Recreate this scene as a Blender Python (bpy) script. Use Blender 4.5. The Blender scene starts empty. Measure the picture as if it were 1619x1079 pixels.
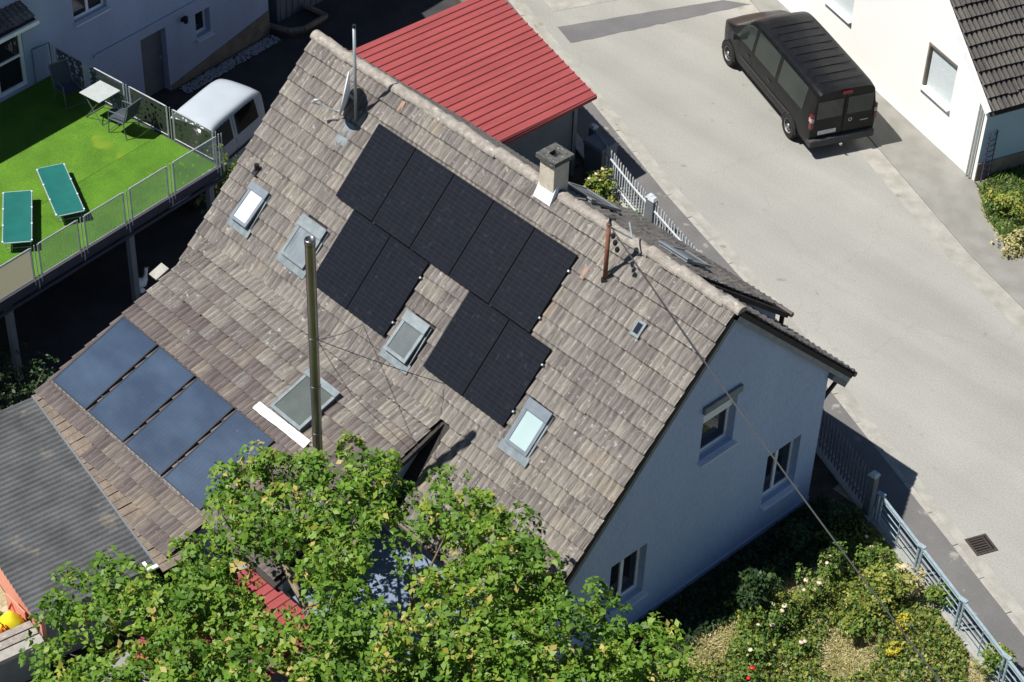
import bpy, math, random
import numpy as np
from mathutils import Vector, Matrix
random.seed(7); rng = np.random.default_rng(7)
SC = bpy.context.scene
COL = SC.collection
rad = math.radians

# ---------------------------------------------------------------- camera, light, exposure
PSI, TH, ROLL, FPX = rad(135.313), rad(40.236), rad(2.366), 3344.0
CPOS = Vector((18.116, -23.610, 31.067))
fw = Vector((math.cos(PSI)*math.cos(TH), math.sin(PSI)*math.cos(TH), -math.sin(TH)))
rt = Vector((math.sin(PSI), -math.cos(PSI), 0)); up = rt.cross(fw)
r2 = math.cos(ROLL)*rt + math.sin(ROLL)*up; u2 = -math.sin(ROLL)*rt + math.cos(ROLL)*up
cd = bpy.data.cameras.new("camera"); cam = bpy.data.objects.new("camera", cd); COL.objects.link(cam)
cam.matrix_world = Matrix(((r2.x, u2.x, -fw.x, CPOS.x), (r2.y, u2.y, -fw.y, CPOS.y), (r2.z, u2.z, -fw.z, CPOS.z), (0, 0, 0, 1)))
cd.sensor_width = 36; cd.lens = FPX/1619*36; cd.clip_end = 500; cd.clip_start = 1
SC.camera = cam
SUN_AZ, SUN_EL = rad(61), rad(60)          # direction the light travels (azimuth from +X), elevation
sd = Vector((math.cos(SUN_AZ)*math.cos(SUN_EL), math.sin(SUN_AZ)*math.cos(SUN_EL), -math.sin(SUN_EL)))
w = bpy.data.worlds.new("World"); SC.world = w; w.use_nodes = True
nt = w.node_tree; bg = nt.nodes["Background"]; sky = nt.nodes.new("ShaderNodeTexSky")
sky.sky_type = 'NISHITA'; sky.sun_disc = False; sky.sun_elevation = SUN_EL
sky.sun_rotation = math.atan2(-sd.x, -sd.y); sky.altitude = 300; sky.air_density = .9; sky.dust_density = .1; sky.ozone_density = 2.5
nt.links.new(sky.outputs[0], bg.inputs[0]); bg.inputs[1].default_value = 0.057
ld = bpy.data.lights.new("sun", 'SUN'); sun = bpy.data.objects.new("sun", ld); COL.objects.link(sun)
ld.energy = 5.0; ld.angle = rad(.53); ld.color = (1, .97, .92)
sun.rotation_euler = sd.to_track_quat('-Z', 'Y').to_euler(); sun.location = (-10, -15, 40)
SC.view_settings.view_transform = 'Standard'; SC.view_settings.look = 'None'
SC.view_settings.exposure = .6; SC.view_settings.gamma = 1
SC.render.engine = 'CYCLES'; SC.cycles.max_bounces = 6; SC.cycles.transparent_max_bounces = 12

def ray(px, py):
    return (fw + r2*((px-809.5)/FPX) - u2*((py-539.5)/FPX)).normalized()
def atz(px, py, z=0):                      # where the line of sight of a photo pixel meets the level z
    d = ray(px, py); return CPOS + d*((z-CPOS.z)/d.z)

# ---------------------------------------------------------------- materials
def nodes(m):
    m.use_nodes = True; return m.node_tree.nodes, m.node_tree.links
def mat(name, c, c2=None, rough=.8, scale=2., fine=None, bump=0., bscale=40., metal=0., spec=.3, detail=6., stretch=None, mix=(.35, .65), spots=None, coat=0., cracks=False):
    m = bpy.data.materials.new(name); N, L = nodes(m); b = N["Principled BSDF"]
    b.inputs["Roughness"].default_value = rough; b.inputs["Metallic"].default_value = metal
    b.inputs["Specular IOR Level"].default_value = spec
    if coat: b.inputs["Coat Weight"].default_value = coat; b.inputs["Coat Roughness"].default_value = .06
    geo = N.new("ShaderNodeNewGeometry"); mp = N.new("ShaderNodeMapping")
    L.new(geo.outputs["Position"], mp.inputs[0])
    if stretch: mp.inputs["Scale"].default_value = stretch
    if c2 is None: c2 = tuple(x*.82 for x in c)
    n1 = N.new("ShaderNodeTexNoise"); n1.inputs["Scale"].default_value = scale; n1.inputs["Detail"].default_value = detail
    L.new(mp.outputs[0], n1.inputs["Vector"])
    r = N.new("ShaderNodeValToRGB"); e = r.color_ramp.elements
    e[0].position, e[1].position = mix; e[0].color = (*c2, 1); e[1].color = (*c, 1)
    L.new(n1.outputs[0], r.inputs[0]); out = r.outputs[0]
    if fine:                                # fine grain
        n2 = N.new("ShaderNodeTexNoise"); n2.inputs["Scale"].default_value = fine[0]; n2.inputs["Detail"].default_value = 3
        L.new(mp.outputs[0], n2.inputs["Vector"])
        mr = N.new("ShaderNodeMapRange"); mr.inputs[1].default_value = .3; mr.inputs[2].default_value = .7
        mr.inputs[3].default_value = 1-fine[1]; mr.inputs[4].default_value = 1+fine[1]
        L.new(n2.outputs[0], mr.inputs[0])
        mx = N.new("ShaderNodeVectorMath"); mx.operation = 'SCALE'; L.new(out, mx.inputs[0]); L.new(mr.outputs[0], mx.inputs["Scale"]); out = mx.outputs[0]
    if spots:                               # (colour, scale, threshold)
        n3 = N.new("ShaderNodeTexNoise"); n3.inputs["Scale"].default_value = spots[1]; n3.inputs["Detail"].default_value = 4
        L.new(mp.outputs[0], n3.inputs["Vector"])
        sr = N.new("ShaderNodeValToRGB"); sr.color_ramp.elements[0].position = spots[2]; sr.color_ramp.elements[1].position = spots[2]+.06
        L.new(n3.outputs[0], sr.inputs[0])
        mm = N.new("ShaderNodeMix"); mm.data_type = 'RGBA'; L.new(sr.outputs[0], mm.inputs[0]); L.new(out, mm.inputs[6]); mm.inputs[7].default_value = (*spots[0], 1); out = mm.outputs[2]
    if cracks:                              # thin wandering cracks and a broad worn band
        nd = N.new("ShaderNodeTexNoise"); nd.inputs["Scale"].default_value = .9; nd.inputs["Detail"].default_value = 6; L.new(geo.outputs["Position"], nd.inputs["Vector"])
        va = N.new("ShaderNodeVectorMath"); va.operation = 'MULTIPLY_ADD'; va.inputs[1].default_value = (1.6, 1.6, 1.6); L.new(nd.outputs["Color"], va.inputs[0]); L.new(geo.outputs["Position"], va.inputs[2])
        vo = N.new("ShaderNodeTexVoronoi"); vo.feature = 'DISTANCE_TO_EDGE'; vo.inputs["Scale"].default_value = .16; L.new(va.outputs[0], vo.inputs["Vector"])
        cr = N.new("ShaderNodeMapRange"); cr.inputs[1].default_value = .0; cr.inputs[2].default_value = .006; cr.inputs[3].default_value = .93; cr.inputs[4].default_value = 1; L.new(vo.outputs["Distance"], cr.inputs[0])
        bm = N.new("ShaderNodeMapping"); bm.inputs["Rotation"].default_value = (0, 0, .37); bm.inputs["Scale"].default_value = (.06, .55, 1); L.new(geo.outputs["Position"], bm.inputs[0])
        bn = N.new("ShaderNodeTexNoise"); bn.inputs["Scale"].default_value = 1.; bn.inputs["Detail"].default_value = 4; L.new(bm.outputs[0], bn.inputs["Vector"])
        br = N.new("ShaderNodeMapRange"); br.inputs[1].default_value = .35; br.inputs[2].default_value = .65; br.inputs[3].default_value = .88; br.inputs[4].default_value = 1.09; L.new(bn.outputs[0], br.inputs[0])
        mu = N.new("ShaderNodeMath"); mu.operation = 'MULTIPLY'; L.new(cr.outputs[0], mu.inputs[0]); L.new(br.outputs[0], mu.inputs[1])
        sc = N.new("ShaderNodeVectorMath"); sc.operation = 'SCALE'; L.new(out, sc.inputs[0]); L.new(mu.outputs[0], sc.inputs["Scale"]); out = sc.outputs[0]
    L.new(out, b.inputs["Base Color"])
    if bump:
        nb = N.new("ShaderNodeTexNoise"); nb.inputs["Scale"].default_value = bscale; nb.inputs["Detail"].default_value = 4
        L.new(mp.outputs[0], nb.inputs["Vector"])
        bp = N.new("ShaderNodeBump"); bp.inputs["Strength"].default_value = bump; bp.inputs["Distance"].default_value = .02
        L.new(nb.outputs[0], bp.inputs["Height"]); L.new(bp.outputs[0], b.inputs["Normal"])
    return m

def tile_mat(name, stops, streak=.22, lichen=(.42, .40, .36), lich=.62, stain=(.1, .085, .08)):
    m = bpy.data.materials.new(name); N, L = nodes(m); b = N["Principled BSDF"]
    b.inputs["Roughness"].default_value = .85; b.inputs["Specular IOR Level"].default_value = .25
    at = N.new("ShaderNodeAttribute"); at.attribute_name = "rnd"; oi = N.new("ShaderNodeObjectInfo")
    a = N.new("ShaderNodeMath"); a.operation = 'ADD'; L.new(at.outputs["Fac"], a.inputs[0]); L.new(oi.outputs["Random"], a.inputs[1])
    f = N.new("ShaderNodeMath"); f.operation = 'FRACT'; L.new(a.outputs[0], f.inputs[0])
    geo = N.new("ShaderNodeNewGeometry")
    n0 = N.new("ShaderNodeTexNoise"); n0.inputs["Scale"].default_value = .45; n0.inputs["Detail"].default_value = 3; L.new(geo.outputs["Position"], n0.inputs["Vector"])
    mixf = N.new("ShaderNodeMath"); mixf.operation = 'MULTIPLY_ADD'; mixf.inputs[1].default_value = .62
    L.new(f.outputs[0], mixf.inputs[0])
    sh = N.new("ShaderNodeMath"); sh.operation = 'MULTIPLY_ADD'; sh.inputs[1].default_value = .9; sh.inputs[2].default_value = -.26; L.new(n0.outputs[0], sh.inputs[0]); L.new(sh.outputs[0], mixf.inputs[2])
    r = N.new("ShaderNodeValToRGB"); el = r.color_ramp.elements
    while len(el) < len(stops): el.new(.5)
    for i, (p, c) in enumerate(stops): el[i].position = p; el[i].color = (*c, 1)
    L.new(mixf.outputs[0], r.inputs[0])
    mp = N.new("ShaderNodeMapping"); mp.inputs["Scale"].default_value = (34, 3.4, 3.4); L.new(geo.outputs["Position"], mp.inputs[0])
    n1 = N.new("ShaderNodeTexNoise"); n1.inputs["Scale"].default_value = 1; n1.inputs["Detail"].default_value = 5; n1.inputs["Roughness"].default_value = .65; L.new(mp.outputs[0], n1.inputs["Vector"])
    mr = N.new("ShaderNodeMapRange"); mr.inputs[1].default_value = .32; mr.inputs[2].default_value = .68; mr.inputs[3].default_value = 1-streak; mr.inputs[4].default_value = 1+streak
    L.new(n1.outputs[0], mr.inputs[0])
    vs = N.new("ShaderNodeVectorMath"); vs.operation = 'SCALE'; L.new(r.outputs[0], vs.inputs[0]); L.new(mr.outputs[0], vs.inputs["Scale"])
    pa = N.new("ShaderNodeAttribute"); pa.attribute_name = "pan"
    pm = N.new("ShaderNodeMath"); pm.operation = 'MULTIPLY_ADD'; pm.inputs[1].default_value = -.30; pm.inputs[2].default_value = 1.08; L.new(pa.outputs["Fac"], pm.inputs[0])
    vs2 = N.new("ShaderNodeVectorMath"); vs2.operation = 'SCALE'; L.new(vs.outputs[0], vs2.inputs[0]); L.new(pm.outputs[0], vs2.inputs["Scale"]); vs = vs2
    n2 = N.new("ShaderNodeTexNoise"); n2.inputs["Scale"].default_value = 9; n2.inputs["Detail"].default_value = 6; n2.inputs["Roughness"].default_value = .7; L.new(geo.outputs["Position"], n2.inputs["Vector"])
    lr = N.new("ShaderNodeValToRGB"); lr.color_ramp.elements[0].position = lich; lr.color_ramp.elements[1].position = lich+.1; L.new(n2.outputs[0], lr.inputs[0])
    mm = N.new("ShaderNodeMix"); mm.data_type = 'RGBA'; L.new(lr.outputs[0], mm.inputs[0]); L.new(vs.outputs[0], mm.inputs[6]); mm.inputs[7].default_value = (*lichen, 1)
    n4 = N.new("ShaderNodeTexNoise"); n4.inputs["Scale"].default_value = 5.3; n4.inputs["Detail"].default_value = 7; n4.inputs["Roughness"].default_value = .75; L.new(geo.outputs["Position"], n4.inputs["Vector"])
    sr = N.new("ShaderNodeValToRGB"); sr.color_ramp.elements[0].position = .6; sr.color_ramp.elements[1].position = .75; sr.color_ramp.elements[1].color = (.6, .6, .6, 1); L.new(n4.outputs[0], sr.inputs[0])
    m2 = N.new("ShaderNodeMix"); m2.data_type = 'RGBA'; L.new(sr.outputs[0], m2.inputs[0]); L.new(mm.outputs[2], m2.inputs[6]); m2.inputs[7].default_value = (*stain, 1)
    L.new(m2.outputs[2], b.inputs["Base Color"])
    bp = N.new("ShaderNodeBump"); bp.inputs["Strength"].default_value = .35; bp.inputs["Distance"].default_value = .01
    L.new(n2.outputs[0], bp.inputs["Height"]); L.new(bp.outputs[0], b.inputs["Normal"])
    return m

def leaf_mat(name, stops, trans=.3):
    m = bpy.data.materials.new(name); N, L = nodes(m); b = N["Principled BSDF"]
    b.inputs["Roughness"].default_value = .5; b.inputs["Specular IOR Level"].default_value = .35
    at = N.new("ShaderNodeAttribute"); at.attribute_name = "rnd"
    r = N.new("ShaderNodeValToRGB"); el = r.color_ramp.elements
    while len(el) < len(stops): el.new(.5)
    for i, (p, c) in enumerate(stops): el[i].position = p; el[i].color = (*c, 1)
    L.new(at.outputs["Fac"], r.inputs[0]); L.new(r.outputs[0], b.inputs["Base Color"])
    t = N.new("ShaderNodeBsdfTranslucent"); L.new(r.outputs[0], t.inputs[0])
    mx = N.new("ShaderNodeMixShader"); mx.inputs[0].default_value = trans
    L.new(b.outputs[0], mx.inputs[1]); L.new(t.outputs[0], mx.inputs[2]); L.new(mx.outputs[0], N["Material Output"].inputs[0])
    return m

def sheet_mat(name, c, alpha, rough=.4, holes=None, trans=False):
    """thin see-through screen: an even mesh (share of clear area) or a sheet with round holes"""
    m = bpy.data.materials.new(name); N, L = nodes(m); b = N["Principled BSDF"]
    b.inputs["Base Color"].default_value = (*c, 1); b.inputs["Roughness"].default_value = rough
    t = N.new("ShaderNodeBsdfTransparent"); mx = N.new("ShaderNodeMixShader")
    if holes:
        geo = N.new("ShaderNodeNewGeometry"); v = N.new("ShaderNodeTexVoronoi"); v.inputs["Scale"].default_value = holes[0]; L.new(geo.outputs["Position"], v.inputs["Vector"])
        lt = N.new("ShaderNodeMath"); lt.operation = 'LESS_THAN'; lt.inputs[1].default_value = holes[1]; L.new(v.outputs["Distance"], lt.inputs[0])
        mxm = N.new("ShaderNodeMath"); mxm.operation = 'MAXIMUM'; mxm.inputs[1].default_value = alpha; L.new(lt.outputs[0], mxm.inputs[0]); L.new(mxm.outputs[0], mx.inputs[0])
    else: mx.inputs[0].default_value = alpha
    front = b.outputs[0]
    if trans:
        tl = N.new("ShaderNodeBsdfTranslucent"); tl.inputs[0].default_value = (*c, 1); ms = N.new("ShaderNodeMixShader"); L.new(b.outputs[0], ms.inputs[1]); L.new(tl.outputs[0], ms.inputs[2]); front = ms.outputs[0]
    L.new(front, mx.inputs[1]); L.new(t.outputs[0], mx.inputs[2]); L.new(mx.outputs[0], N["Material Output"].inputs[0])
    return m

def glass_mat(name, c, rough=.12, spec=.6):
    return mat(name, c, tuple(x*.7 for x in c), rough=rough, spec=spec, scale=1.4)

def pv_mat():
    m = bpy.data.materials.new("solar_cells"); N, L = nodes(m); b = N["Principled BSDF"]
    tc = N.new("ShaderNodeTexCoord"); br = N.new("ShaderNodeTexBrick"); L.new(tc.outputs["Object"], br.inputs["Vector"])
    br.offset = 0; br.inputs["Scale"].default_value = 1; br.inputs["Brick Width"].default_value = .186; br.inputs["Row Height"].default_value = .0945
    br.inputs["Mortar Size"].default_value = .0035; br.inputs["Mortar Smooth"].default_value = .3
    br.inputs["Color1"].default_value = (.005, .0055, .008, 1); br.inputs["Color2"].default_value = (.007, .0075, .010, 1); br.inputs["Mortar"].default_value = (.016, .018, .024, 1)
    n = N.new("ShaderNodeTexNoise"); n.inputs["Scale"].default_value = 7; n.inputs["Detail"].default_value = 5
    geo = N.new("ShaderNodeNewGeometry"); L.new(geo.outputs["Position"], n.inputs["Vector"])
    mr = N.new("ShaderNodeMapRange"); mr.inputs[1].default_value = .6; mr.inputs[2].default_value = .85; mr.inputs[3].default_value = 0; mr.inputs[4].default_value = .05; L.new(n.outputs[0], mr.inputs[0])
    mm = N.new("ShaderNodeMix"); mm.data_type = 'RGBA'; L.new(mr.outputs[0], mm.inputs[0]); L.new(br.outputs[0], mm.inputs[6]); mm.inputs[7].default_value = (.35, .35, .35, 1)
    L.new(mm.outputs[2], b.inputs["Base Color"]); b.inputs["Roughness"].default_value = .25; b.inputs["Specular IOR Level"].default_value = .34
    return m

def collector_mat():
    m = bpy.data.materials.new("collector_absorber"); N, L = nodes(m); b = N["Principled BSDF"]
    geo = N.new("ShaderNodeNewGeometry"); mp = N.new("ShaderNodeMapping"); mp.inputs["Scale"].default_value = (.9, 1.6, 1.6); mp.inputs["Rotation"].default_value = (0, 0, .5); L.new(geo.outputs["Position"], mp.inputs[0])
    n = N.new("ShaderNodeTexNoise"); n.inputs["Scale"].default_value = 1.; n.inputs["Detail"].default_value = 6; L.new(mp.outputs[0], n.inputs["Vector"])
    r = N.new("ShaderNodeValToRGB"); e = r.color_ramp.elements; e[0].position = .35; e[1].position = .75
    e[0].color = (.014, .030, .062, 1); e[1].color = (.036, .062, .105, 1); L.new(n.outputs[0], r.inputs[0])
    L.new(r.outputs[0], b.inputs["Base Color"]); b.inputs["Roughness"].default_value = .3; b.inputs["Specular IOR Level"].default_value = .5
    wv = N.new("ShaderNodeTexWave"); wv.inputs["Scale"].default_value = 3.2; wv.inputs["Distortion"].default_value = 5; L.new(geo.outputs["Position"], wv.inputs["Vector"])
    bp = N.new("ShaderNodeBump"); bp.inputs["Strength"].default_value = .015; bp.inputs["Distance"].default_value = .02; L.new(wv.outputs[0], bp.inputs["Height"]); L.new(bp.outputs[0], b.inputs["Normal"])
    return m

M = {}
M['tile'] = tile_mat("roof_tile", [(0, (.110, .096, .089)), (.3, (.149, .132, .120)), (.55, (.183, .165, .147)), (.8, (.214, .194, .166)), (1, (.205, .168, .128))], streak=.42, lich=.59, lichen=(.36, .345, .31))
M['tile_low'] = tile_mat("roof_tile_low", [(0, (.088, .072, .069)), (.35, (.118, .097, .091)), (.65, (.145, .122, .112)), (.9, (.19, .16, .13)), (1, (.21, .165, .125))], streak=.36, lich=.64, lichen=(.28, .26, .23))
M['tile_dark'] = tile_mat("dark_roof_tile", [(0, (.055, .05, .046)), (.5, (.085, .078, .07)), (1, (.12, .11, .095))], lich=.70, lichen=(.22, .21, .18))
M['orange'] = mat("new_clay", (.33, .185, .125), (.25, .165, .12), scale=12)
M['ridge'] = mat("ridge_tile_mat", (.30, .27, .235), (.20, .175, .15), scale=8, fine=(40, .2), bump=.4, spots=((.38, .37, .33), 7, .64))
M['under'] = mat("roof_felt", (.035, .03, .028))
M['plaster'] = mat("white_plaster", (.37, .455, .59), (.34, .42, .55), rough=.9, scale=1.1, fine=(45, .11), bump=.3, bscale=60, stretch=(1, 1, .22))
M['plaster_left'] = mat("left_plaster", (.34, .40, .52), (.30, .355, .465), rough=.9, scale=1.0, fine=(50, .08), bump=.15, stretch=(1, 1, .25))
M['plaster_white'] = mat("bright_plaster", (.80, .785, .74), (.77, .755, .71), rough=.9, scale=.5, fine=(50, .03), bump=.1)
M['plinth'] = mat("plinth_stone", (.20, .17, .13), (.13, .115, .09), scale=3, bump=.3)
M['tealwall'] = mat("end_wall", (.30, .42, .47), (.26, .37, .42), scale=.8, bump=.15)
M['pinkwall'] = mat("pink_plaster", (.62, .45, .37), scale=.6)
M['white'] = mat("white_paint", (.78, .78, .77), (.7, .7, .69), rough=.45, scale=5)
M['sill'] = mat("sill_stone", (.60, .62, .66), (.54, .56, .60), rough=.6, scale=6)
M['glass'] = glass_mat("window_glass", (.02, .022, .03), .05)
M['blind'] = mat("blind", (.72, .76, .74), (.68, .72, .71), rough=.5, scale=8)
M['shutter'] = mat("pale_shutter", (.50, .55, .55), (.47, .52, .52), rough=.6, scale=6)
M['road'] = mat("road_surface", (.276, .270, .244), (.248, .243, .219), rough=.9, scale=.42, fine=(26, .13), bump=.25, bscale=60, detail=10, spots=((.195, .19, .17), 2.3, .685), cracks=True)
M['gutter'] = mat("gutter_strip", (.31, .30, .265), (.24, .23, .20), scale=2.5, fine=(30, .1), spots=((.17, .16, .10), 1.7, .66))
M['patch'] = mat("asphalt_patch", (.128, .125, .126), (.108, .106, .107), scale=1.2, fine=(40, .15), bump=.3)
M['walk'] = mat("sidewalk_asphalt", (.135, .13, .125), (.108, .104, .10), scale=1.1, fine=(40, .14), bump=.3, spots=((.25, .235, .21), 2.2, .63))
M['walk2'] = mat("far_sidewalk", (.228, .222, .20), (.18, .174, .154), scale=1.6, fine=(40, .12), bump=.3)
M['kerb'] = mat("kerb_stone_mat", (.32, .305, .27), (.26, .245, .215), scale=6, fine=(50, .1), bump=.3)
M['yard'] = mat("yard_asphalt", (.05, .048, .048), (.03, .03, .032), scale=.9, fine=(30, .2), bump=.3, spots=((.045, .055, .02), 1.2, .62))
M['soil'] = mat("garden_soil", (.33, .285, .175), (.24, .205, .12), scale=1.3, fine=(18, .3), bump=.8, bscale=14, spots=((.40, .345, .22), 2.4, .6))
M['dark_soil'] = mat("dark_earth", (.055, .046, .034), (.035, .03, .022), scale=2, fine=(16, .3), bump=.8, bscale=12)
M['lead'] = mat("lead_flashing", (.185, .215, .225), (.135, .16, .17), rough=.55, scale=6, metal=.3, bump=.25, bscale=15)
M['alu'] = mat("grey_frame", (.175, .20, .225), (.14, .165, .19), rough=.4, metal=.4, scale=5)
M['steel'] = mat("polished_steel", (.36, .335, .335), (.30, .275, .275), rough=.32, metal=1, scale=2, spec=.5)
M['galv'] = mat("galvanised", (.42, .45, .45), (.34, .37, .37), rough=.45, metal=.6, scale=8)
M['rust'] = mat("rusted_pipe", (.21, .085, .05), (.15, .06, .04), rough=.8, scale=9)
M['black'] = mat("black_plastic", (.015, .015, .017), rough=.5)
M['pvframe'] = mat("panel_frame", (.004, .004, .005), rough=.6, spec=.08)
M['pv'] = pv_mat(); M['coll'] = collector_mat()
M['collframe'] = mat("collector_frame", (.02, .025, .035), rough=.4)
M['red'] = mat("red_sheet", (.275, .060, .060), (.225, .048, .048), rough=.65, stretch=(5, .5, 1), scale=1.3, fine=(14, .06), spec=.2, spots=((.33, .11, .10), 2.6, .70))
M['greywall'] = mat("grey_cladding", (.13, .15, .165), (.11, .13, .145), rough=.6, scale=2)
M['fence'] = mat("fence_paint", (.44, .465, .48), (.37, .39, .405), rough=.5, scale=7)
M['bluefence'] = mat("bluegrey_metal", (.32, .40, .43), (.25, .32, .35), rough=.45, scale=9, metal=.2)
M['grass'] = mat("artificial_grass", (.085, .20, .012), (.06, .15, .009), rough=.9, scale=1.6, fine=(55, .35), bump=1., bscale=90, spots=((.14, .22, .012), 1.1, .68))
M['grass_b'] = mat("artificial_grass_worn", (.094, .208, .014), (.066, .158, .010), rough=.9, scale=1.3, fine=(55, .35), bump=1., bscale=90, spots=((.15, .23, .016), 1.0, .64))
M['deck'] = mat("terrace_edge", (.05, .045, .055), scale=3)
M['rail'] = mat("rail_paint", (.46, .47, .49), (.38, .39, .41), rough=.35, metal=.3, scale=6)
M['mesh'] = sheet_mat("rail_mesh", (.34, .36, .33), .68)
M['beige'] = sheet_mat("beige_screen", (.50, .42, .33), .06, trans=True)
M['perf'] = sheet_mat("perforated_sheet", (.03, .04, .028), .12, holes=(8.5, .34))
M['perf2'] = sheet_mat("perforated_sheet_pale", (.30, .34, .30), .52, holes=(6.5, .22))
M['teal'] = mat("teal_fabric", (.004, .105, .09), (.004, .088, .075), rough=.7, scale=4, fine=(60, .12))
M['tabletop'] = mat("table_top", (.36, .385, .375), (.32, .345, .34), rough=.5, scale=6, fine=(30, .08))
M['chairfab'] = mat("chair_fabric", (.05, .06, .075), (.04, .05, .062), rough=.7, scale=5)
M['chairframe'] = mat("chair_frame", (.16, .18, .19), rough=.4, metal=.4)
M['vanblack'] = mat("black_paint", (.005, .0055, .007), (.008, .0085, .009), rough=.38, scale=1.6, fine=(8, .3), spec=.2, coat=.10)
M['vantrim'] = mat("dark_trim", (.03, .031, .034), (.045, .045, .045), rough=.6, scale=6)
M['vanwhite'] = mat("white_car_paint", (.38, .42, .455), (.355, .395, .43), rough=.25, coat=.5, scale=2)
M['carglass'] = glass_mat("car_glass", (.022, .031, .027), .10)
M['mpvglass'] = glass_mat("dark_car_glass", (.010, .012, .011), .08, .3)
M['tyre'] = mat("tyre_rubber", (.02, .02, .02), rough=.85)
M['rim'] = mat("wheel_rim", (.30, .295, .285), (.22, .215, .21), rough=.45, metal=.5, scale=9)
M['redlamp'] = mat("red_lens", (.13, .008, .012), rough=.25, spec=.6)
M['clearlamp'] = mat("clear_lens", (.42, .34, .33), rough=.2)
M['plate'] = mat("plate_white", (.62, .62, .6), (.4, .4, .4), rough=.4, scale=25)
M['corr'] = mat("fibre_cement", (.095, .098, .10), (.058, .061, .064), rough=.8, scale=1.9, fine=(30, .15), spots=((.15, .135, .115), 1.3, .6), bump=.3)
M['salmon'] = mat("salmon_render", (.62, .27, .19), (.55, .24, .17), scale=2)
M['sandtile'] = mat("sandy_tile", (.185, .145, .11), (.125, .10, .078), scale=5, fine=(30, .2), bump=.4)
M['greyboard'] = mat("grey_board_and_shade", (.16, .17, .18), (.13, .14, .15), rough=.7, scale=3)
M['stone'] = mat("white_pebble", (.34, .35, .37), (.22, .23, .24), scale=14, bump=.6, bscale=30)
M['concrete'] = mat("chimney_concrete", (.55, .50, .41), (.46, .40, .31), scale=4, fine=(30, .1), spots=((.36, .22, .10), 3.1, .66))
M['cap'] = mat("chimney_cap_stone", (.10, .10, .09), (.05, .05, .045), scale=10, fine=(40, .4), bump=.8, spots=((.26, .26, .22), 14, .62))
M['dark'] = mat("void_black", (.008, .008, .008), rough=.95)
M['bark'] = mat("bark", (.20, .165, .11), (.13, .105, .07), scale=9, bump=.5)
M['yellow'] = mat("yellow_bag", (.80, .68, .02), (.72, .58, .02), rough=.5, scale=8)
M['redprint'] = mat("red_print", (.75, .06, .03), rough=.5)
M['paleblue'] = mat("pale_blue_cover", (.155, .20, .275), (.13, .17, .24), rough=.6, scale=2)
M['whitecloth'] = mat("white_strip_mat", (.80, .80, .78), (.66, .66, .65), rough=.8, scale=9, bump=.6, bscale=25)
M['wood'] = mat("dark_rafter", (.05, .038, .033), rough=.7)
M['copper'] = mat("gutter_metal", (.10, .075, .07), rough=.5, metal=.4)
M['iron'] = mat("cast_iron", (.045, .035, .032), (.06, .045, .035), rough=.7, scale=14)
M['lattice'] = mat("dark_violet_trellis", (.055, .05, .085), rough=.6)
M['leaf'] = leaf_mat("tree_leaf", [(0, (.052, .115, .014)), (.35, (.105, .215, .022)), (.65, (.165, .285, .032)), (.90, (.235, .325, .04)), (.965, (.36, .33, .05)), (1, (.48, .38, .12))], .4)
M['leaf2'] = leaf_mat("shrub_leaf", [(0, (.05, .10, .022)), (.4, (.10, .18, .03)), (.75, (.20, .25, .04)), (1, (.33, .31, .06))])
M['leaf3'] = leaf_mat("weed_leaf", [(0, (.20, .21, .055)), (.35, (.36, .33, .12)), (.7, (.50, .43, .21)), (1, (.60, .51, .30))])
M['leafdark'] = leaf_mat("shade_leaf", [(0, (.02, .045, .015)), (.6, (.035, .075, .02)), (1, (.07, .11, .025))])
M['yellowleaf'] = leaf_mat("yellow_flowers", [(0, (.45, .38, .02)), (1, (.62, .52, .05))])
M['pink'] = leaf_mat("pink_petal", [(0, (.70, .42, .34)), (.5, (.78, .60, .48)), (1, (.75, .70, .58))], .2)
M['redpetal'] = leaf_mat("red_petal", [(0, (.55, .01, .02)), (1, (.7, .04, .04))], .2)
M['cable'] = mat("cable_sheath", (.05, .05, .05), rough=.6)

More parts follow.
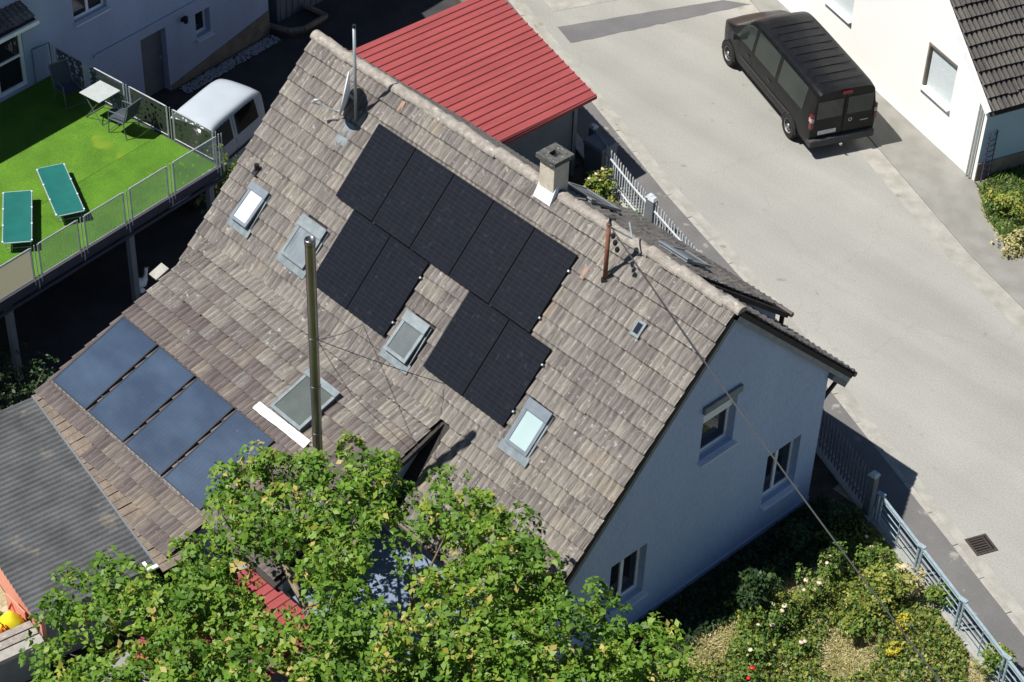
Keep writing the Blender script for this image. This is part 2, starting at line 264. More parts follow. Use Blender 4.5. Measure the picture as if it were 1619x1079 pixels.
# ---------------------------------------------------------------- mesh helpers
ZV = Vector((0, 0, 1))
class MB:
    def __init__(s): s.v = []; s.f = []; s.r = []; s.p = []
    def add(s, vs, fs, r=None):
        o = len(s.v); s.v += [tuple(p) for p in vs]; s.f += [tuple(i+o for i in f) for f in fs]
        if r is not None: s.r += [r]*len(fs)
        return s
    def hexa(s, c):                        # 8 corners, bottom ring then top ring
        return s.add(c, [(3, 2, 1, 0), (4, 5, 6, 7), (0, 1, 5, 4), (1, 2, 6, 5), (2, 3, 7, 6), (3, 0, 4, 7)])
    def box(s, x0, x1, y0, y1, z0, z1):
        return s.hexa([(x0, y0, z0), (x1, y0, z0), (x1, y1, z0), (x0, y1, z0), (x0, y0, z1), (x1, y0, z1), (x1, y1, z1), (x0, y1, z1)])
    def fbox(s, F, a0, a1, b0, b1, n0, n1):
        return s.hexa([F(a, b, n) for n in (n0, n1) for a, b in ((a0, b0), (a1, b0), (a1, b1), (a0, b1))])
    def tube(s, pts, r, k=8, caps=True):
        pts = [Vector(p) for p in pts]; n = len(pts); rs = r if isinstance(r, (list, tuple)) else [r]*n
        vs = []
        for i, p in enumerate(pts):
            t = (pts[min(i+1, n-1)]-pts[max(i-1, 0)]).normalized()
            a = t.cross(ZV if abs(t.z) < .95 else Vector((1, 0, 0))).normalized(); b = t.cross(a)
            vs += [p + (a*math.cos(2*math.pi*j/k)+b*math.sin(2*math.pi*j/k))*rs[i] for j in range(k)]
        fs = [(i*k+j, i*k+(j+1) % k, (i+1)*k+(j+1) % k, (i+1)*k+j) for i in range(n-1) for j in range(k)]
        if caps: fs += [tuple(range(k-1, -1, -1)), tuple(range((n-1)*k, n*k))]
        return s.add(vs, fs)
    def grid(s, fn, nu, nv):
        vs = [fn(i/nu, j/nv) for i in range(nu+1) for j in range(nv+1)]
        fs = [(i*(nv+1)+j, (i+1)*(nv+1)+j, (i+1)*(nv+1)+j+1, i*(nv+1)+j+1) for i in range(nu) for j in range(nv)]
        return s.add(vs, fs)
    def poly(s, pts): return s.add(pts, [tuple(range(len(pts)))])
    def slab(s, pts, z0, z1):              # vertical prism over a plan outline
        n = len(pts); vs = [(p[0], p[1], z0) for p in pts]+[(p[0], p[1], z1) for p in pts]
        return s.add(vs, [tuple(range(n-1, -1, -1)), tuple(range(n, 2*n))]+[(i, (i+1) % n, n+(i+1) % n, n+i) for i in range(n)])
    def lathe(s, prof, k=16, c=(0, 0, 0)):
        vs = [(c[0]+r*math.cos(2*math.pi*j/k), c[1]+r*math.sin(2*math.pi*j/k), c[2]+z) for r, z in prof for j in range(k)]
        n = len(prof)
        return s.add(vs, [(i*k+j, i*k+(j+1) % k, (i+1)*k+(j+1) % k, (i+1)*k+j) for i in range(n-1) for j in range(k)])
    def mesh(s, name, m, smooth=False):
        me = bpy.data.meshes.new(name); me.from_pydata(s.v, [], s.f); me.materials.append(M[m] if isinstance(m, str) else m)
        if s.r:
            a = me.attributes.new("rnd", 'FLOAT', 'FACE'); a.data.foreach_set("value", np.array(s.r, dtype=np.float32))
        if s.p:
            a = me.attributes.new("pan", 'FLOAT', 'POINT'); a.data.foreach_set("value", np.array(s.p, dtype=np.float32))
        if smooth: me.polygons.foreach_set("use_smooth", [True]*len(me.polygons))
        me.update(); return me
    def build(s, name, m, parent=None, local=False, smooth=False, bevel=0):
        if parent is None and not local:
            a = np.array(s.v); c = ((a[:, 0].min()+a[:, 0].max())/2, (a[:, 1].min()+a[:, 1].max())/2, a[:, 2].min())
            s.v = [(p[0]-c[0], p[1]-c[1], p[2]-c[2]) for p in s.v]
        o = bpy.data.objects.new(name, s.mesh(name, m, smooth)); COL.objects.link(o)
        if parent is None and not local: o.location = c
        if parent is not None: attach(o, parent, local)
        if bevel:
            b = o.modifiers.new("bevel", 'BEVEL'); b.width = bevel; b.segments = 2; b.limit_method = 'ANGLE'
        return o
def attach(o, parent, local=False):
    o.parent = parent
    if not local and parent.parent is None: o.matrix_parent_inverse = parent.matrix_basis.inverted()
    return o
def tag(o, label=None, cat=None, group=None, kind=None):
    for k, v in (("label", label), ("category", cat), ("group", group), ("kind", kind)):
        if v: o[k] = v
    return o
def thing(name, label, cat, loc=(0, 0, 0), rz=0, group=None):
    o = bpy.data.objects.new(name, None); COL.objects.link(o); o.location = loc; o.rotation_euler = (0, 0, rz); o.empty_display_size = .3
    return tag(o, label, cat, group)
def copy_tree(o, parent=None):
    c = o.copy(); COL.objects.link(c)
    if parent is not None: c.parent = parent
    for ch in list(o.children): copy_tree(ch, c)
    return c
def inst(name, me, mw, parent):            # one shared mesh placed by a world matrix, under a part that sits at the world origin
    o = bpy.data.objects.new(name, me); COL.objects.link(o); o.parent = parent; o.matrix_basis = mw
    return o
def frame(O, ea, eb, n):
    O, ea, eb, n = Vector(O), Vector(ea).normalized(), Vector(eb).normalized(), Vector(n).normalized()
    def F(a, b, c=0.): return O+ea*a+eb*b+n*c
    F.M = Matrix(((ea.x, eb.x, n.x, O.x), (ea.y, eb.y, n.y, O.y), (ea.z, eb.z, n.z, O.z), (0, 0, 0, 1)))
    return F
def wall(mb, F, top, breaks, holes, depth=.2, base=0.):
    """flat wall in frame F from base up to top(a), with rectangular openings and their reveals"""
    xs = sorted(set(list(breaks)+[h[0] for h in holes]+[h[1] for h in holes]))
    for a0, a1 in zip(xs[:-1], xs[1:]):
        hs = sorted([h for h in holes if h[0] <= a0+1e-6 and h[1] >= a1-1e-6], key=lambda h: h[2]); z = base
        for h in hs: mb.poly([F(a0, z), F(a1, z), F(a1, h[2]), F(a0, h[2])]); z = h[3]
        mb.poly([F(a0, z), F(a1, z), F(a1, top(a1)), F(a0, top(a0))])
    for a0, a1, b0, b1 in holes:
        for p, q in (((a0, b0), (a1, b0)), ((a1, b0), (a1, b1)), ((a1, b1), (a0, b1)), ((a0, b1), (a0, b0))):
            mb.poly([F(*p), F(*q), F(*q, -depth), F(*p, -depth)])
def window(parent, F, a0, a1, b0, b1, depth=.16, shutter=0., mullion=True, sillout=.12, pane='glass', frm='white', box=False, dark_sill=None):
    t = .06; mb = MB()
    for c in ((a0, a0+t, b0, b1), (a1-t, a1, b0, b1), (a0+t, a1-t, b0, b0+t), (a0+t, a1-t, b1-t, b1)): mb.fbox(F, *c, -depth-.05, -depth)
    if mullion: mb.fbox(F, (a0+a1)/2-.04, (a0+a1)/2+.04, b0+t, b1-t, -depth-.05, -depth+.01)
    wo = mb.build('window', frm, parent)
    MB().fbox(F, a0+t, a1-t, b0+t, b1-t, -depth-.035, -depth-.022).build('pane', pane, wo)
    sl = MB().hexa([F(a0-.03, b0-.03, -depth), F(a1+.03, b0-.03, -depth), F(a1+.03, b0-.06, sillout), F(a0-.03, b0-.06, sillout), F(a0-.03, b0+.005, -depth), F(a1+.03, b0+.005, -depth), F(a1+.03, b0-.025, sillout), F(a0-.03, b0-.025, sillout)])
    sl.build('sill', dark_sill or 'sill', wo)
    if shutter:
        sm = MB(); n = max(2, int((b1-b0)*shutter/.055)); h = (b1-b0)*shutter/n
        for i in range(n): sm.fbox(F, a0+.012, a1-.012, b1-(i+1)*h+.006, b1-i*h, -.105, -.09)
        sm.build('shutter', 'blind', wo)
    if box: MB().fbox(F, a0-.06, a1+.04, b1-.02, b1+.14, .002, .07).build('shutter_box', 'lead', wo)
    return wo
# ---------------------------------------------------------------- the setting
def struct(o): return tag(o, kind="structure")
KB = [(-40, 19.8), (-26, 14.75), (-18.91, 12.23), (-13.48, 10.33), (-9.57, 8.92), (-5.68, 7.72), (-1.66, 6.20), (.97, 5.22), (5.26, 3.62), (9, 2.2), (22, -2.8)]   # back edge of the kerb
def kb(x):
    for (x0, y0), (x1, y1) in zip(KB[:-1], KB[1:]):
        if x0 <= x <= x1: return y0+(y1-y0)*(x-x0)/(x1-x0)
FARE = [(-40, 27.6), (-26, 22.2), (-10.67, 15.95), (-7.66, 14.68), (-3.15, 12.79), (-.93, 12.04), (6, 9.4), (22, 3.4)]
def fare(x):
    for (x0, y0), (x1, y1) in zip(FARE[:-1], FARE[1:]):
        if x0 <= x <= x1: return y0+(y1-y0)*(x-x0)/(x1-x0)
nk = Vector((.35, .937, 0))               # across the road, away from the house
struct(MB().poly([(-120, -120, -.03), (120, -120, -.03), (120, 120, -.03), (-120, 120, -.03)]).build('ground', 'dark_soil'))
struct(MB().poly([(x+nk.x*.14, y+nk.y*.14, 0) for x, y in KB]+[(x, y, 0) for x, y in reversed(FARE)]).build('road', 'road'))
struct(MB().poly([(x+nk.x*.16, y+nk.y*.16, .004) for x, y in KB[1:-1]]+[(x+nk.x*.42, y+nk.y*.42, .004) for x, y in reversed(KB[1:-1])]).build('gutter_strip', 'gutter'))
struct(MB().slab([(x, y) for x, y in KB[1:-1]]+[(x, y-1.32) for x, y in reversed(KB[1:-1])], -.02, .055).build('sidewalk', 'walk'))
# pale concrete edging along the foot of the fence
struct(MB().slab([(x, kb(x)-1.02) for x in (-18, -12, -8, -4, 0, 4, 8)]+[(x, kb(x)-1.36) for x in (8, 4, 0, -4, -8, -12, -18)], -.02, .068).build('fence_footing', 'gutter'))
kerb = bpy.data.objects.new('kerb', None); COL.objects.link(kerb); struct(kerb)
def along(P, L, start=0., stop=1e9):
    out = []; d = 0
    for (x0, y0), (x1, y1) in zip(P[:-1], P[1:]):
        l = math.hypot(x1-x0, y1-y0)
        while d < l: out.append((x0+(x1-x0)*d/l, y0+(y1-y0)*d/l, math.atan2(y1-y0, x1-x0))); d += L
        d -= l
    return out
ks = [MB().box(.006, .994, 0, .135, -.05, .06).build('kerb_stone', 'kerb', kerb, local=True, bevel=.012)]
first = True
for x, y, a in along(KB[2:-1], 1.0):
    if first: o = ks[0]; first = False
    else: o = ks[0].copy(); COL.objects.link(o)
    o.location = (x, y, random.uniform(-.006, .006)); o.rotation_euler = (random.uniform(-.012, .012), 0, a+random.uniform(-.006, .006))
fs = [(x, y) for x, y in FARE]
def off(P, d): return [(x+nk.x*d, y+nk.y*d) for x, y in P]
struct(MB().poly([(x, y, .004) for x, y in off(FARE[1:-1], -.55)]+[(x, y, .004) for x, y in reversed(off(FARE[1:-1], .1))]).build('gutter_strip', 'gutter'))
struct(MB().slab(fs+[(22, 9.5), (6, 15.5), (-.9, 18.2), (-3.1, 19), (-7.6, 20.8), (-26, 29)], -.02, .025).build('far_sidewalk', 'walk2'))
# dark asphalt strip across the road and a second faint one
def strip(pts, name, m): return struct(MB().poly([(*p, .006) for p in pts]).build(name, m))
def jag(a, b, n, j): return [(a[0]+(b[0]-a[0])*t+random.uniform(-j, j), a[1]+(b[1]-a[1])*t+random.uniform(-j, j)) for t in [i/n for i in range(n+1)]]
strip(jag((-16.95, 12.32), (-14.95, 16.9), 14, .015)+jag((-14.25, 17.35), (-16.1, 12.05), 30, .03), 'road_patch', 'patch')
strip(jag((-18.2, 13.0), (-17.2, 15.0), 6, .01)+jag((-16.8, 14.85), (-17.6, 12.8), 6, .01), 'road_patch', 'gutter')
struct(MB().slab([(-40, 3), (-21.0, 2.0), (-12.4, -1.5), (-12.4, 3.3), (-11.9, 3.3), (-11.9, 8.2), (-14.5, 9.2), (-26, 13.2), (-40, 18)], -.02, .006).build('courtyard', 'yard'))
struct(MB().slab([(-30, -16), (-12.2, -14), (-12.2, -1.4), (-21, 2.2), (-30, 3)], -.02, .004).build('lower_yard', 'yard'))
# garden ground: uneven soil
def gz(x, y): return .16+.07*math.sin(x*1.7+y*.6)+.05*math.sin(y*2.3-x*.8)+.03*math.sin(5*x+3*y)
def gh(x, y): return .012+gz(x, y)*min(1, max(0, (kb(x)-1.35-y)/1.5))*min(1, max(0, x))
gm = MB().grid(lambda s, t: (-.1+s*10, (kb(-.1+s*10)-1.3)*(1-t)+(-14)*t, gh(-.1+s*10, (kb(-.1+s*10)-1.3)*(1-t)+(-14)*t)), 60, 100)
struct(gm.build('garden_soil', 'soil', smooth=True))
bd = MB(); bd.grid(lambda s, t: (-.1+1.35*s+.12*math.sin(5*t*3)*s, 4.0-16*t, gh(-.1+1.35*s+.12*math.sin(5*t*3)*s, 4.0-16*t)+.012 if 4-16*t < kb(0)-1.3 else .03), 8, 60); struct(bd.build('shade_bed', 'dark_soil', smooth=True))  # soil strip coloured dark to deepen the shade beside the gable
struct(MB().slab([(-13, 3.2), (-11.6, 8.6), (0, 4.35), (0, 3.2)], -.02, .03).build('back_garden_bed', 'dark_soil'))
struct(MB().slab([(-6.1, -14), (-.2, -14), (-.2, -3.4), (-6.1, -3.4)], -.02, .01).build('patio', 'walk2'))
# drain grate let into the gutter
g = thing('drain_grate', 'square rusty iron drain grate beside the kerb at the road edge', 'drain', (3.12, 5.06, .006))
ga = math.atan2(-.37, .93)
R3 = Matrix.Rotation(ga, 4, 'Z')
def rotbox(mb, x0, x1, y0, y1, z0, z1): return mb.hexa([R3 @ Vector(c) for c in [(x0, y0, z0), (x1, y0, z0), (x1, y1, z0), (x0, y1, z0), (x0, y0, z1), (x1, y0, z1), (x1, y1, z1), (x0, y1, z1)]])
rotbox(MB(), -.22, .22, -.22, .22, -.002, .003).build('pit', 'dark', g, local=True)
mb = MB()
for c in ((-.25, .25, -.25, -.205), (-.25, .25, .205, .25), (-.25, -.205, -.205, .205), (.205, .25, -.205, .205)): rotbox(mb, *c, 0, .02)
mb.build('frame', 'iron', g, local=True)
for i in range(6):
    x = -.17+i*.068; rotbox(MB(), x-.014, x+.014, -.2, .12, .004, .016).build('bar', 'iron', g, local=True)
rotbox(MB(), -.2, .2, .13, .155, .004, .017).build('bar', 'iron', g, local=True)

# ---------------------------------------------------------------- main house
A_MAIN = rad(46.556); HR = 7.09; CA, SA = math.cos(A_MAIN), math.sin(A_MAIN)
XL, XR = -12.02, .02
SB = rad(20.7); K1 = (-3.342, 3.561); K2 = (-3.40, 2.70+math.tan(SB)*2.22); XW = -11.68
EXR = -4.05; YE = -8.3; TW, TE = .30, .345; NR = 20; SE = .035+TE*NR
F_MAIN = frame((0, 0, HR), (1, 0, 0), (0, -CA, -SA), (0, -SA, CA))            # a = x, b = down the slope, c = up from the roof
def plane2(p, q):
    d = Vector((0, q[0]-p[0], q[1]-p[1])).normalized(); return frame((0, p[0], p[1]), (1, 0, 0), d, (0, d.z, -d.y) if -d.y > 0 else (0, -d.z, d.y))
F_A = plane2(K1, K2)
KE = (YE, K2[1]-(K2[0]-YE)*math.tan(SB)); F_B = plane2(K2, KE)
LA = math.hypot(K2[0]-K1[0], K2[1]-K1[1]); LB = math.hypot(KE[0]-K2[0], KE[1]-K2[1]); S1 = -K1[0]/CA
BK = (4.06, 3.19); F_BACK = plane2((0, HR), BK); LBK = math.hypot(BK[0], HR-BK[1])
DE = (3.16, 4.55); F_DORM = plane2((.0, HR+.05), DE); LD = math.hypot(DE[0], HR+.05-DE[1]); DX0, DX1 = -5.45, -1.12

house = thing('main_house', 'white plastered house with a steep brown tiled roof covered in dark solar panels', 'house', (-6, 0, 0))
# walls
wm = MB(); xw = -.12
FG = frame((xw, 0, 0), (0, 1, 0), (0, 0, 1), (1, 0, 0))
YF, YB = -4.4, 3.34
def gtop(y): return HR-.16-abs(y)*(math.tan(A_MAIN) if y < 0 else (HR-BK[1])/BK[0])
GW = [(-.47, .48, 3.52, 4.80), (1.72, 2.74, .92, 2.28), (-2.70, -1.72, .86, 2.18)]
wall(wm, FG, gtop, [YF, 0, YB], GW, depth=.22, base=.0)
FL = frame((-11.85, 0, 0), (0, -1, 0), (0, 0, 1), (-1, 0, 0))
wall(wm, FL, lambda a: gtop(-a), [-YB, 0, -YF], [], base=0)
FB = frame((0, YB, 0), (-1, 0, 0), (0, 0, 1), (0, 1, 0)); wall(wm, FB, lambda a: gtop(YB), [-xw, 11.85], [], base=0)
FF = frame((0, YF, 0), (1, 0, 0), (0, 0, 1), (0, -1, 0)); wall(wm, FF, lambda a: gtop(YF), [-11.85, xw], [(-2.9, -2.0, 0, 2.05)], base=0)
# walls of the low wing
FE = frame((EXR-.2, 0, 0), (0, 1, 0), (0, 0, 1), (1, 0, 0))
def etop(y): return (K1[1]+(y-K1[0])*(K1[1]-K2[1])/(K1[0]-K2[0]) if y > K2[0] else K2[1]+(y-K2[0])*math.tan(SB))-.14
wall(wm, FE, etop, [-7.3, K2[0], K1[0]], [])
FE2 = frame((-11.5, 0, 0), (0, -1, 0), (0, 0, 1), (-1, 0, 0)); wall(wm, FE2, lambda a: etop(-a), [-K1[0], -K2[0], 7.3], [])
FE3 = frame((0, -7.3, 0), (1, 0, 0), (0, 0, 1), (0, -1, 0)); wall(wm, FE3, lambda a: etop(-7.3), [-11.5, EXR-.2], [])
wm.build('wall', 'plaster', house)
MB().box(xw+.002, xw+.03, YF, YB, 0, .16).build('plinth', 'plaster', house)
w1 = window(house, FG, *GW[0], depth=.17, shutter=.34, mullion=False, box=True); window(house, FG, *GW[1], depth=.17, mullion=True); window(house, FG, *GW[2], depth=.17, mullion=True)
for h in (GW[0],): MB().fbox(FG, h[0]+.02, h[1]-.34, h[2]+.06, h[3]-.5, -.214, -.2105).build('curtain', 'blind', w1)
MB().fbox(FF, -2.86, -2.04, 0, 2.0, -.18, -.12).build('door', 'white', house)

# roof sheets under the tiles
roof = MB()
def sheet(mb, F, a0, a1, b0, b1, t=.10): mb.fbox(F, a0, a1, b0, b1, -t, .0)
sheet(roof, F_MAIN, XL+.03, XR-.03, 0, S1+.1); sheet(roof, F_MAIN, EXR-.3, XR-.03, S1+.1, SE+.02)
roof = roof.build('roof', 'under', house)
rb = MB(); sheet(rb, F_BACK, XL+.03, XR-.03, 0, LBK); rb = rb.build('back_roof', 'under', house)
rw = MB(); rw.hexa([F_B(a, b, n) for n in (-.1, 0) for a, b in ((XW+.03, 0), (-6.3, 0), (-6.3, LB), (XW+.03, LB-.75))]); rw.hexa([F_B(a, b, n) for n in (-.1, 0) for a, b in ((-6.3, 0), (EXR-.03, 0), (EXR-.03, LB-.72), (-6.3, LB-.72))]); rw = rw.build('wing_roof', 'under', house)
rd = MB(); sheet(rd, F_DORM, DX0+.03, DX1-.03, 0, LD); rd = rd.build('dormer_roof', 'under', house)

# one roof tile, two rolls wide: local x across, y down the slope, z up
TW, TE = .30, .345
def tile_geo(n=8, length=.40, amp=.036, w=TW):
    xs = [(-w/2+w*i/n) for i in range(n+1)]
    zp = [amp*(.5+.5*math.cos(4*math.pi*(x/w)+math.pi*.5))**1.0 for x in xs]
    vs = []
    for x, z in zip(xs, zp): vs.append((x, -length+TE, z+.010))
    for x, z in zip(xs, zp): vs.append((x, .055, z+.026))
    for x, z in zip(xs, zp): vs.append((x, TE, z+.064))
    for x, z in zip(xs, zp): vs.append((x, TE-.008, z+.041))
    m = n+1; fs = []
    for i in range(n):
        for k in range(3): fs.append((k*m+i, k*m+i+1, (k+1)*m+i+1, (k+1)*m+i)[::-1])
    return vs, fs
TV, TF = tile_geo()
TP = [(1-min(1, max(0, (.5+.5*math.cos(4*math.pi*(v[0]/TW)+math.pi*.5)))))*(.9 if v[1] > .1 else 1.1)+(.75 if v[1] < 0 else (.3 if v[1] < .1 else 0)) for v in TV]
def tile_meshes(m, n=10, tag_=''):
    out = []
    for i in range(n):
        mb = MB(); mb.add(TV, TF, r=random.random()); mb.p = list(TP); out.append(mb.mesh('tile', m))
    return out
TMS = {k: tile_meshes(k) for k in ('tile', 'tile_low', 'tile_dark')}
def tile_matrix(F, a, b):
    j = Matrix.Translation((a+random.uniform(-.003, .003), b+random.uniform(-.006, .006), random.uniform(-.003, .006))) @ Matrix.Rotation(random.uniform(-.013, .013), 4, 'Z') @ Matrix.Rotation(random.uniform(-.008, .02), 4, 'X') @ Matrix.Rotation(random.uniform(-.018, .018), 4, 'Y')
    if random.random() < .025: j = j @ Matrix.Translation((0, random.uniform(.01, .035), .004)) @ Matrix.Rotation(random.uniform(-.06, .06), 4, 'Z')
    mw = F.M @ j
    return mw @ Matrix.Diagonal((-1, 1, 1, 1)) if mw.determinant() < 0 else mw
def field(mb, mw, m=None):
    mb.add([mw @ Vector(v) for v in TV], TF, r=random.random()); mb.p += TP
# roof windows: (x0, x1, s0, s1)
SKY = [(-11.29, -10.76, 3.31, 4.15), (-9.65, -8.92, 3.24, 4.13), (-6.13, -5.49, 3.57, 4.42), (-2.66, -2.07, 3.55, 4.46)]
def insky(x, s): return any(k[0]-.02 < x < k[1]+.02 and k[2]+.02 < s < k[3]-.02 for k in SKY)
cand = []
for r in range(NR):
    s = .035+TE*r
    for c in range(40):
        x = XL+.02+TW*(c+.5)
        if insky(x, s+.17): continue
        if r >= 14 and x < EXR and (c > 0 or r > 16): continue
        cand.append((r, c, x, s))
def covered(x, s):
    return (-9.2 < x < -3.35 and .8 < s < 2.5) or (-8.6 < x < -6.3 and 2.5 < s < 4.25) or (-5.1 < x < -2.8 and 2.5 < s < 4.25)
cand.sort(key=lambda q: (covered(q[2], q[3]), -q[2]))
fm = MB(); fo = MB(); nt_ = 0
for r, c, x, s in cand:
    mw = tile_matrix(F_MAIN, x, s)
    if nt_ < 252: inst('tile', random.choice(TMS['tile']), mw, roof); nt_ += 1
    else: field(fm, mw)
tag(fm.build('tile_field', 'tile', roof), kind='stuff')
# broken newer pieces of clay set into two tiles
for x, s in ((-8.98, .27), (-3.14, 1.0)):
    MB().fbox(F_MAIN, x-.05, x+.05, s-.12, s+.12, .075, .086).build('patch_tile', 'orange', roof)
# glass tile
gt = MB().fbox(F_MAIN, -1.62, -1.40, 1.14, 1.46, .03, .095).build('glass_tile', 'lead', roof)
MB().fbox(F_MAIN, -1.57, -1.45, 1.19, 1.40, .0955, .10).build('pane', 'glass', gt)
# wing tiles
def eave_line(x): return -8.66+(x+6.3)*-.142 if x < -6.3 else -7.68
fw1 = MB(); fw2 = MB(); arc0 = .035+TE*14-S1; nrow = int((LA+LB-arc0)/TE)+1
LOWSKY = (-7.14, -6.20, .88, 1.93)
for r in range(nrow):
    b = arc0+TE*r
    for c in range(26):
        x = XW+.02+TW*(c+.5)
        if x > EXR-.05: continue
        F, bb = (F_A, b) if b < LA-.12 else (F_B, b-LA)
        if F is F_B and K2[0]-(bb+TE)*math.cos(SB) < eave_line(x): continue
        if F is F_B and LOWSKY[0]+.05 < x < LOWSKY[1]-.05 and LOWSKY[2]+.1 < bb+.17 < LOWSKY[3]-.1: continue
        dark = random.random() < (r-1.5)/4
        mw = tile_matrix(F, x, bb)
        if b < .3: mw = mw @ Matrix.Translation((0, 0, .02))
        if nt_ < 300 and r in (1, 2) and c > 8: inst('tile', random.choice(TMS['tile_low' if dark else 'tile']), mw, rw); nt_ += 1
        else: field(fw2 if dark else fw1, mw)
tag(fw1.build('tile_field', 'tile', rw), kind='stuff'); tag(fw2.build('lower_tile_field', 'tile_low', rw), kind='stuff')
fb = MB(); fdm = MB()
for r in range(int(LBK/TE)):
    for c in range(40):
        x = XL+.02+TW*(c+.5)
        if DX0+.1 < x < DX1-.25 and r < 11: continue
        field(fb, tile_matrix(F_BACK, x, .05+TE*r))
tag(fb.build('tile_field', 'tile', rb), kind='stuff')
for r in range(int(LD/TE)):
    for c in range(int((DX1-DX0)/TW)):
        field(fdm, tile_matrix(F_DORM, DX0+TW*(c+.5), .05+TE*r))
tag(fdm.build('tile_field', 'tile', rd), kind='stuff')
# ridge tiles: tapered half rounds, each overlapping the next
rm = []
for i in range(3):
    mb = MB(); n = 8
    def rp(t, j, z):
        ang = math.pi*j/n; r_ = .125-.012*t
        return (t*.42, -r_*1.15*math.cos(ang), r_*math.sin(ang)+z)
    mb.grid(lambda s, t: rp(s, t*n, .018*(1-s)), 3, n)
    mb.add([rp(0, j, .018) for j in range(n+1)], [tuple(range(n+1))[::-1]]); mb.add([rp(1, j, 0) for j in range(n+1)], [tuple(range(n+1))])
    rm.append(mb.mesh('ridge_tile', 'ridge', smooth=False))
n = 32
for i in range(n):
    x = XL-.03+(XR-XL+.06)*i/n
    if -5.2 < x+.2 < -4.5: continue
    inst('ridge_tile', rm[i % 3], Matrix.Translation((x, random.uniform(-.022, .022), HR-.035+random.uniform(-.012, .016))) @ Matrix.Rotation(random.uniform(-.045, .045), 4, 'Z') @ Matrix.Rotation(random.uniform(-.03, .03), 4, 'Y'), roof)
# mortar bed under the ridge
MB().tube([(XL+.05, 0, HR-.03), (-5.1, 0, HR-.03)], .11, 8).build('ridge_mortar', 'ridge', house)
MB().tube([(-4.58, 0, HR-.03), (XR-.05, 0, HR-.03)], .11, 8).build('ridge_mortar', 'ridge', house)
# verge boards, rafters and gutter at the near gable
for F, L_ in ((F_MAIN, SE), (F_BACK, LBK-.02)):
    MB().fbox(F, XR-.10, XR-.03, .05, L_, -.2, -.102).build('verge_board', 'lead', house)
MB().fbox(F_BACK, -.35, .0, LBK-.75, LBK-.05, -.32, -.202).build('soffit', 'greyboard', house)
MB().tube([(-.2, YB-.02, 2.75), (-.2, 3.86, 3.12)], .05, 6).build('rafter', 'wood', house)
MB().tube([(XL, BK[0]+.05, BK[1]-.03), (0.0, BK[0]+.05, BK[1]-.03)], .06, 8).build('gutter', 'copper', house)
MB().tube([(DX0, DE[0]+.05, DE[1]-.04), (DX1, DE[0]+.05, DE[1]-.04)], .055, 8).build('gutter', 'copper', house)
MB().tube([(EXR+.05, -SE*CA-.06, HR-SE*SA-.05), (XR, -SE*CA-.06, HR-SE*SA-.05)], .06, 8).build('gutter', 'copper', house)
dm = MB()
for x in (DX1-.18, DX0+.18): dm.add([(x-.04, 1.0, 6.0), (x-.04, 2.85, 4.2), (x-.04, 2.85, 4.72), (x-.04, 1.0, 6.2), (x+.04, 1.0, 6.0), (x+.04, 2.85, 4.2), (x+.04, 2.85, 4.72), (x+.04, 1.0, 6.2)], [(0, 1, 2, 3), (7, 6, 5, 4), (0, 4, 5, 1), (1, 5, 6, 2), (2, 6, 7, 3)])
dm.box(DX0+.15, DX1-.15, 2.78, 2.86, 4.1, 4.7)
dm.build('dormer_wall', 'plaster', house)
MB().tube([(DX1-.1, 3.0, 4.1), (DX1-.1, 3.02, 4.58)], .05, 6).build('rafter', 'wood', house)

def skylight(F, k, par, pane, tilt=0., h=.13, hood=.14, fcol='alu', apron=True):
    a0, a1, b0, b1 = k; mb = MB(); t = .07
    def P(a, b, c):                          # sash hinged at the top, opened by tilt
        return F(a, b, c+tilt*(b-b0))
    def bx(mb, a0, a1, b0, b1, c0, c1): mb.hexa([P(a, b, c) for c in (c0, c1) for a, b in ((a0, b0), (a1, b0), (a1, b1), (a0, b1))])
    bx(mb, a0, a0+t, b0, b1, h-.05, h); bx(mb, a1-t, a1, b0, b1, h-.05, h); bx(mb, a0+t, a1-t, b1-t, b1, h-.05, h); bx(mb, a0+t, a1-t, b0, b0+t, h-.05, h)
    o = mb.build('roof_window', fcol, par)
    pm = MB(); bx(pm, a0+t, a1-t, b0+hood, b1-t, h-.035, h-.015); pm.build('pane', pane, o)
    cm = MB()
    for q in ((a0+.02, a0+.07, b0, b1), (a1-.07, a1-.02, b0, b1), (a0+.07, a1-.07, b1-.07, b1-.01)): cm.fbox(F, *q, -.02, h-.055)
    cm.build('casing', 'lead', o)
    hm = MB(); bx(hm, a0-.015, a1+.015, b0-.05, b0+hood, h+.002, h+.035); hm.build('hood', fcol, o)
    if apron:
        ap = MB()
        ap.grid(lambda s, u: F(a0-.09+(a1-a0+.18)*s, b1-.02+.20*u, .098+.004*math.sin(23*s)-.006*u), 24, 2); ap.build('apron', 'lead', o)
        MB().fbox(F, a0-.045, a0-.005, b0, b1+.02, .03, .092).build('flashing', 'lead', o)
        MB().fbox(F, a1+.005, a1+.045, b0, b1+.02, .03, .092).build('flashing', 'lead', o)
    return o
M['pane_white'] = mat("white_blind_pane", (.55, .58, .61), (.50, .53, .56), rough=.15, spec=.6, scale=2)
M['pane_mint'] = mat("mint_pane", (.36, .45, .44), (.32, .41, .41), rough=.1, spec=.7, scale=2)
M['pane_grey'] = mat("grey_shutter_pane", (.20, .225, .235), (.12, .14, .15), rough=.18, spec=.7, scale=1.5, stretch=(3, 1, 1))
M['pane_mesh'] = mat("dark_screen_pane", (.085, .10, .105), (.065, .078, .082), rough=.5, scale=3, fine=(90, .3))
M['pane_low'] = mat("dark_green_pane", (.06, .075, .068), (.05, .062, .058), rough=.45, scale=3, fine=(90, .25))
skylight(F_MAIN, SKY[0], house, 'pane_white', tilt=.10, hood=.12)
skylight(F_MAIN, SKY[1], house, 'pane_grey', tilt=.05, fcol='lead', hood=.2)
